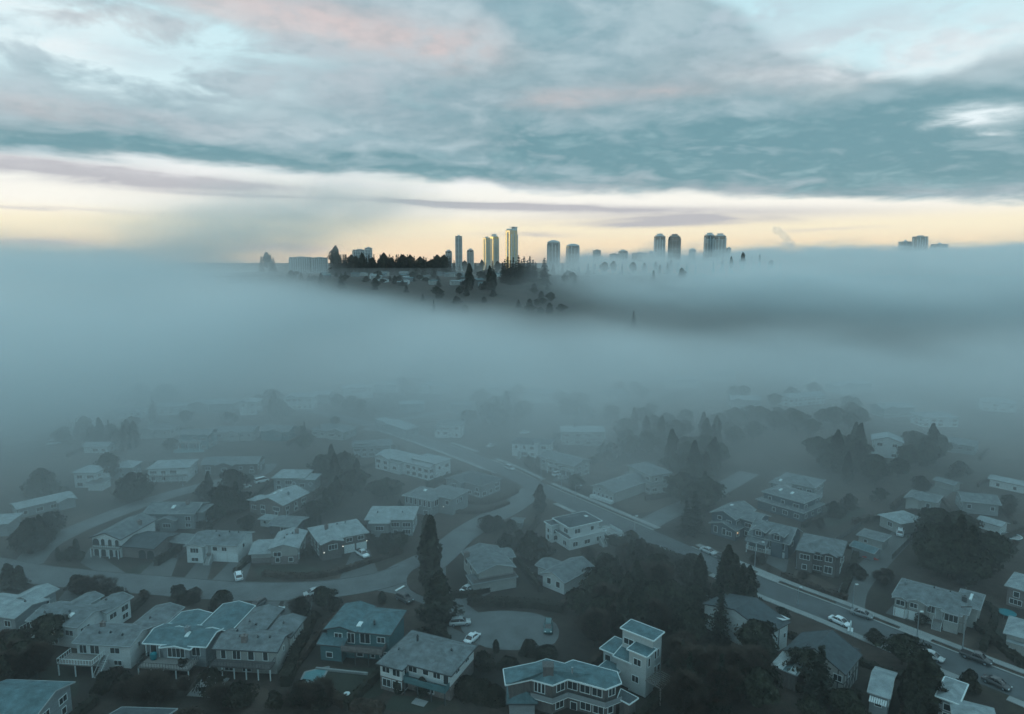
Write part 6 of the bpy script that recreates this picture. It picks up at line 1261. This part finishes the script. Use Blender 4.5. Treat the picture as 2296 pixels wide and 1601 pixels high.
# ------------------------------------------------------------------ street furniture and garden things
def lamp_post(u, v, h, label, arm=1.6, lit=False, name='street_lamp', cat='street lamp', az_=0.0):
    p = G(u, v); o = thing(name, label, cat, (p.x, p.y, 0), az_); mb = MB(); mb.tube([(0, 0, 0), (0, 0, h * .5), (0, 0, h)], [.12, .09, .06], 8); mb.box(-.2, .2, -.2, .2, 0, .35); put('pole', mb.mesh('pole', METAL), o)
    if name == 'street_lamp':
        mb = MB(); mb.tube([(0, 0, h - .1), (arm * .5, 0, h + .25), (arm, 0, h + .2)], .05, 6); put('arm', mb.mesh('arm', METAL), o); mb = MB(); mb.box(arm - .1, arm + .55, -.16, .16, h + .08, h + .26); put('lamp_head', mb.mesh('lamp_head', TRIM), o)
    else:
        mb = MB(); mb.box(-1.1, 1.1, -.06, .06, h - .8, h - .64); put('cross_arm', mb.mesh('cross_arm', BARK), o)
lamp_post(1911, 1373, 6.5, 'street lamp with a pale head on the far pavement of the main road', .3); lamp_post(2158, 1457, 10, 'tall plain pole beside the dark pickup on the far pavement', name='utility_pole', cat='pole')
lamp_post(1213, 1078, 8, 'thin lamp post on the upper bend pavement by the junction'); lamp_post(1290, 1122, 5, 'thin lamp post on the far pavement opposite the grey long wing'); lamp_post(1259, 1098, 9, 'thin utility pole left of the two garage bays', name='utility_pole', cat='pole')
lamp_post(1785, 1275, 5, 'thin lamp post by the drive of the dormer house'); lamp_post(2056, 1428, 5.5, 'thin lamp post with a white head opposite the round dark tree', .3); lamp_post(1789, 1355, 4, 'short dark sign post on the near pavement', .2)
lamp_post(410, 1090, 7, 'thin pole beside the climbing road in the left haze', name='utility_pole', cat='pole'); lamp_post(1423, 1187, 4, 'short post on the corner pavement opposite the white modern house', .3); lamp_post(1692, 1275, 7, 'thin lamp post on the far pavement above the white patio cover')
p = G(1906, 1419); o = thing('garden_arch', 'white rounded arch with a solid base beside the bright white sedan', 'arch', (p.x, p.y, 0), R(60))
mb = MB(); mb.tube([(-.9, 0, 0), (-.9, 0, 1.7), (-.6, 0, 2.4), (0, 0, 2.7), (.6, 0, 2.4), (.9, 0, 1.7), (.9, 0, 0)], .13, 6); put('hoop', mb.mesh('hoop', TRIM), o); mb = MB(); mb.box(-.9, .9, -.5, .5, 0, .8); put('base', mb.mesh('base', TRIM), o)
def ring_thing(name, cat, label, u, v, r, h, m, m2, z=0):
    p = G(u, v); o = thing(name, label, cat, (p.x, p.y, z)); mb = MB(); n = 20
    mb.tube([(r * math.cos(6.283 * k / n), r * math.sin(6.283 * k / n), h) for k in range(n + 1)], .10, 5); put('rim', mb.mesh('rim', m), o)
    mb = MB(); mb.tube([(0, 0, 0 if name != 'trampoline' else h - .05), (0, 0, h - .02)], r * .97, 20); put('mat' if name == 'trampoline' else 'basin', mb.mesh('basin', m2), o)
    if name == 'trampoline':
        for k in range(5): a = 6.283 * k / 5; mb = MB(); mb.tube([(r * math.cos(a), r * math.sin(a), 0), (r * math.cos(a), r * math.sin(a), h)], .05, 5); put('leg', mb.mesh('leg', METAL), o)
ring_thing('trampoline', 'trampoline', 'round turquoise trampoline in the garden near the right edge', 2257, 1382, 1.7, .9, TURQ, TURQ)
ring_thing('paddling_pool', 'pool', 'round pool with a pale rim in the right hand garden', 2267, 1205, 2.6, .5, TRIM, mat('pool water', (.03, .08, .09), .1, spec=.8, var=0))
def rect_pool(pix, label, m=POOL):
    P = px(pix); c = P[0]; o = thing('swimming_pool', label, 'swimming pool', (c.x, c.y, 0)); mb = MB(); mb.prism([((p.x - c.x), (p.y - c.y)) for p in P], -.1, .16); put('cover', mb.mesh('cover', m), o)
    mb = MB()
    for i in range(len(P)): a = P[i] - c; b = P[(i + 1) % len(P)] - c; mb.bar((a.x, a.y, .1), (b.x, b.y, .1), .35, .2)
    put('coping', mb.mesh('coping', CONC), o)
rect_pool([(673, 1531), (684, 1508), (738, 1496), (720, 1531)], 'turquoise covered pool in the dark garden left of the hipped white house')
rect_pool([(388, 1011), (400, 1006), (455, 1006), (458, 1014), (392, 1016)], 'long teal covered pool under the house on white posts')
rect_pool([(1135, 1352), (1160, 1350), (1160, 1356), (1135, 1358)], 'x') if 0 else None
def table_set(u, v, n, label):
    p = G(u, v); o = thing('garden_table', label, 'garden furniture', (p.x, p.y, 0)); mb = MB(); mb.tube([(0, 0, .68), (0, 0, .74)], .6, 12); put('tabletop', mb.mesh('tabletop', TRIM), o)
    for k in range(3): a = k * 2.1; mb = MB(); mb.tube([(.35 * math.cos(a), .35 * math.sin(a), 0), (.2 * math.cos(a), .2 * math.sin(a), .68)], .03, 5); put('leg', mb.mesh('leg', METAL), o)
for i, (u, v, lb) in enumerate(((1318, 1583, 'round white table below the angular house, left of three'), (1330, 1586, 'round white table below the angular house, middle of three'), (1341, 1592, 'round white table below the angular house, right of three'), (778, 1563, 'round white table in the dark garden beside the turquoise pool'), (2122, 1396, 'little white table on the lawn before the half timbered house'))): table_set(u, v, 0, lb)
def fence(pix, h, label, m=BROWN, n=None):
    P = px(pix); c = P[0]; o = thing('garden_fence', label, 'fence', (c.x, c.y, 0))
    for a, b in zip(P, P[1:]):
        mb = MB(); a2, b2 = a - c, b - c; mb.bar((a2.x, a2.y, h / 2 + .05), (b2.x, b2.y, h / 2 + .05), .05, h - .1); put('board_panel', mb.mesh('board_panel', m), o); k = max(1, int((b - a).length / 2.4))
        for i in range(k): q = a2.lerp(b2, i / k); mb = MB(); mb.box(q.x - .07, q.x + .07, q.y - .07, q.y + .07, 0, h + .1); put('post', mb.mesh('post', m), o)
fence([(1195, 1305), (1245, 1322), (1265, 1330)], 1.6, 'dark garden fence in front of the small white gable', BROWN); fence([(660, 1252), (700, 1205)], 1.5, 'dark fence between the brick house and the lit garage house', BROWN); fence([(398, 1256), (425, 1232)], 1.4, 'low dark fence left of the long white house', BROWN)
fence([(1850, 1232), (1900, 1200), (1930, 1180)], 1.5, 'dark fence along the back lane behind the brown brick house', BROWN); fence([(2000, 1255), (2040, 1215), (2070, 1180)], 1.5, 'dark fence on the right side of the back lane', BROWN); fence([(1650, 1372), (1600, 1352), (1545, 1330)], 1.4, 'pale topped wall running left from the white patio cover', GREYW)
fence([(1480, 1232), (1500, 1242), (1525, 1252)], 1.0, 'low pale wall beside the near pavement at the junction', WHITE); fence([(940, 1575), (1010, 1590)], 1.2, 'x') if 0 else None
# ------------------------------------------------------------------ give each tree of a wood its own place in its label
def ordn(n): return {1: 'first', 2: 'second', 3: 'third', 4: 'fourth', 5: 'fifth', 6: 'sixth', 7: 'seventh', 8: 'eighth', 9: 'ninth', 10: 'tenth'}.get(n, '%d%s' % (n, 'th' if 10 < n % 100 < 14 else {1: 'st', 2: 'nd', 3: 'rd'}.get(n % 10, 'th')))
GR = {}
for o in COL.objects:
    if o.parent is None and o.get('group'): GR.setdefault(o['group'], []).append(o)
ADJ = {'fir_tree': 'pointed conifer', 'cedar_tree': 'dark dense conifer', 'evergreen_tree': 'dark round tree', 'bare_tree': 'bare brown tree', 'bush': 'dark bush', 'bare_shrub': 'bare brown shrub', 'columnar_shrub': 'narrow shrub', 'domed_shrub': 'domed shrub', 'hedge': 'garden hedge', 'hillside_house': 'little house'}
for g, L in GR.items():
    L.sort(key=lambda o: PR(o.location)[0])
    for i, o in enumerate(L):
        k = ADJ.get(o.name.split('.')[0], 'dark tree'); place = g if g.split()[0] in ('small',) else g
        o['label'] = '%s, %s from the left in the %s' % (k, ordn(i + 1), place) if i + 1 < len(L) else '%s, last on the right in the %s' % (k, place)
for o in COL.objects:
    if o.parent is None and o.get('label') and len(o['label'].split()) > 16: print('LONG', len(o['label'].split()), o['label'])
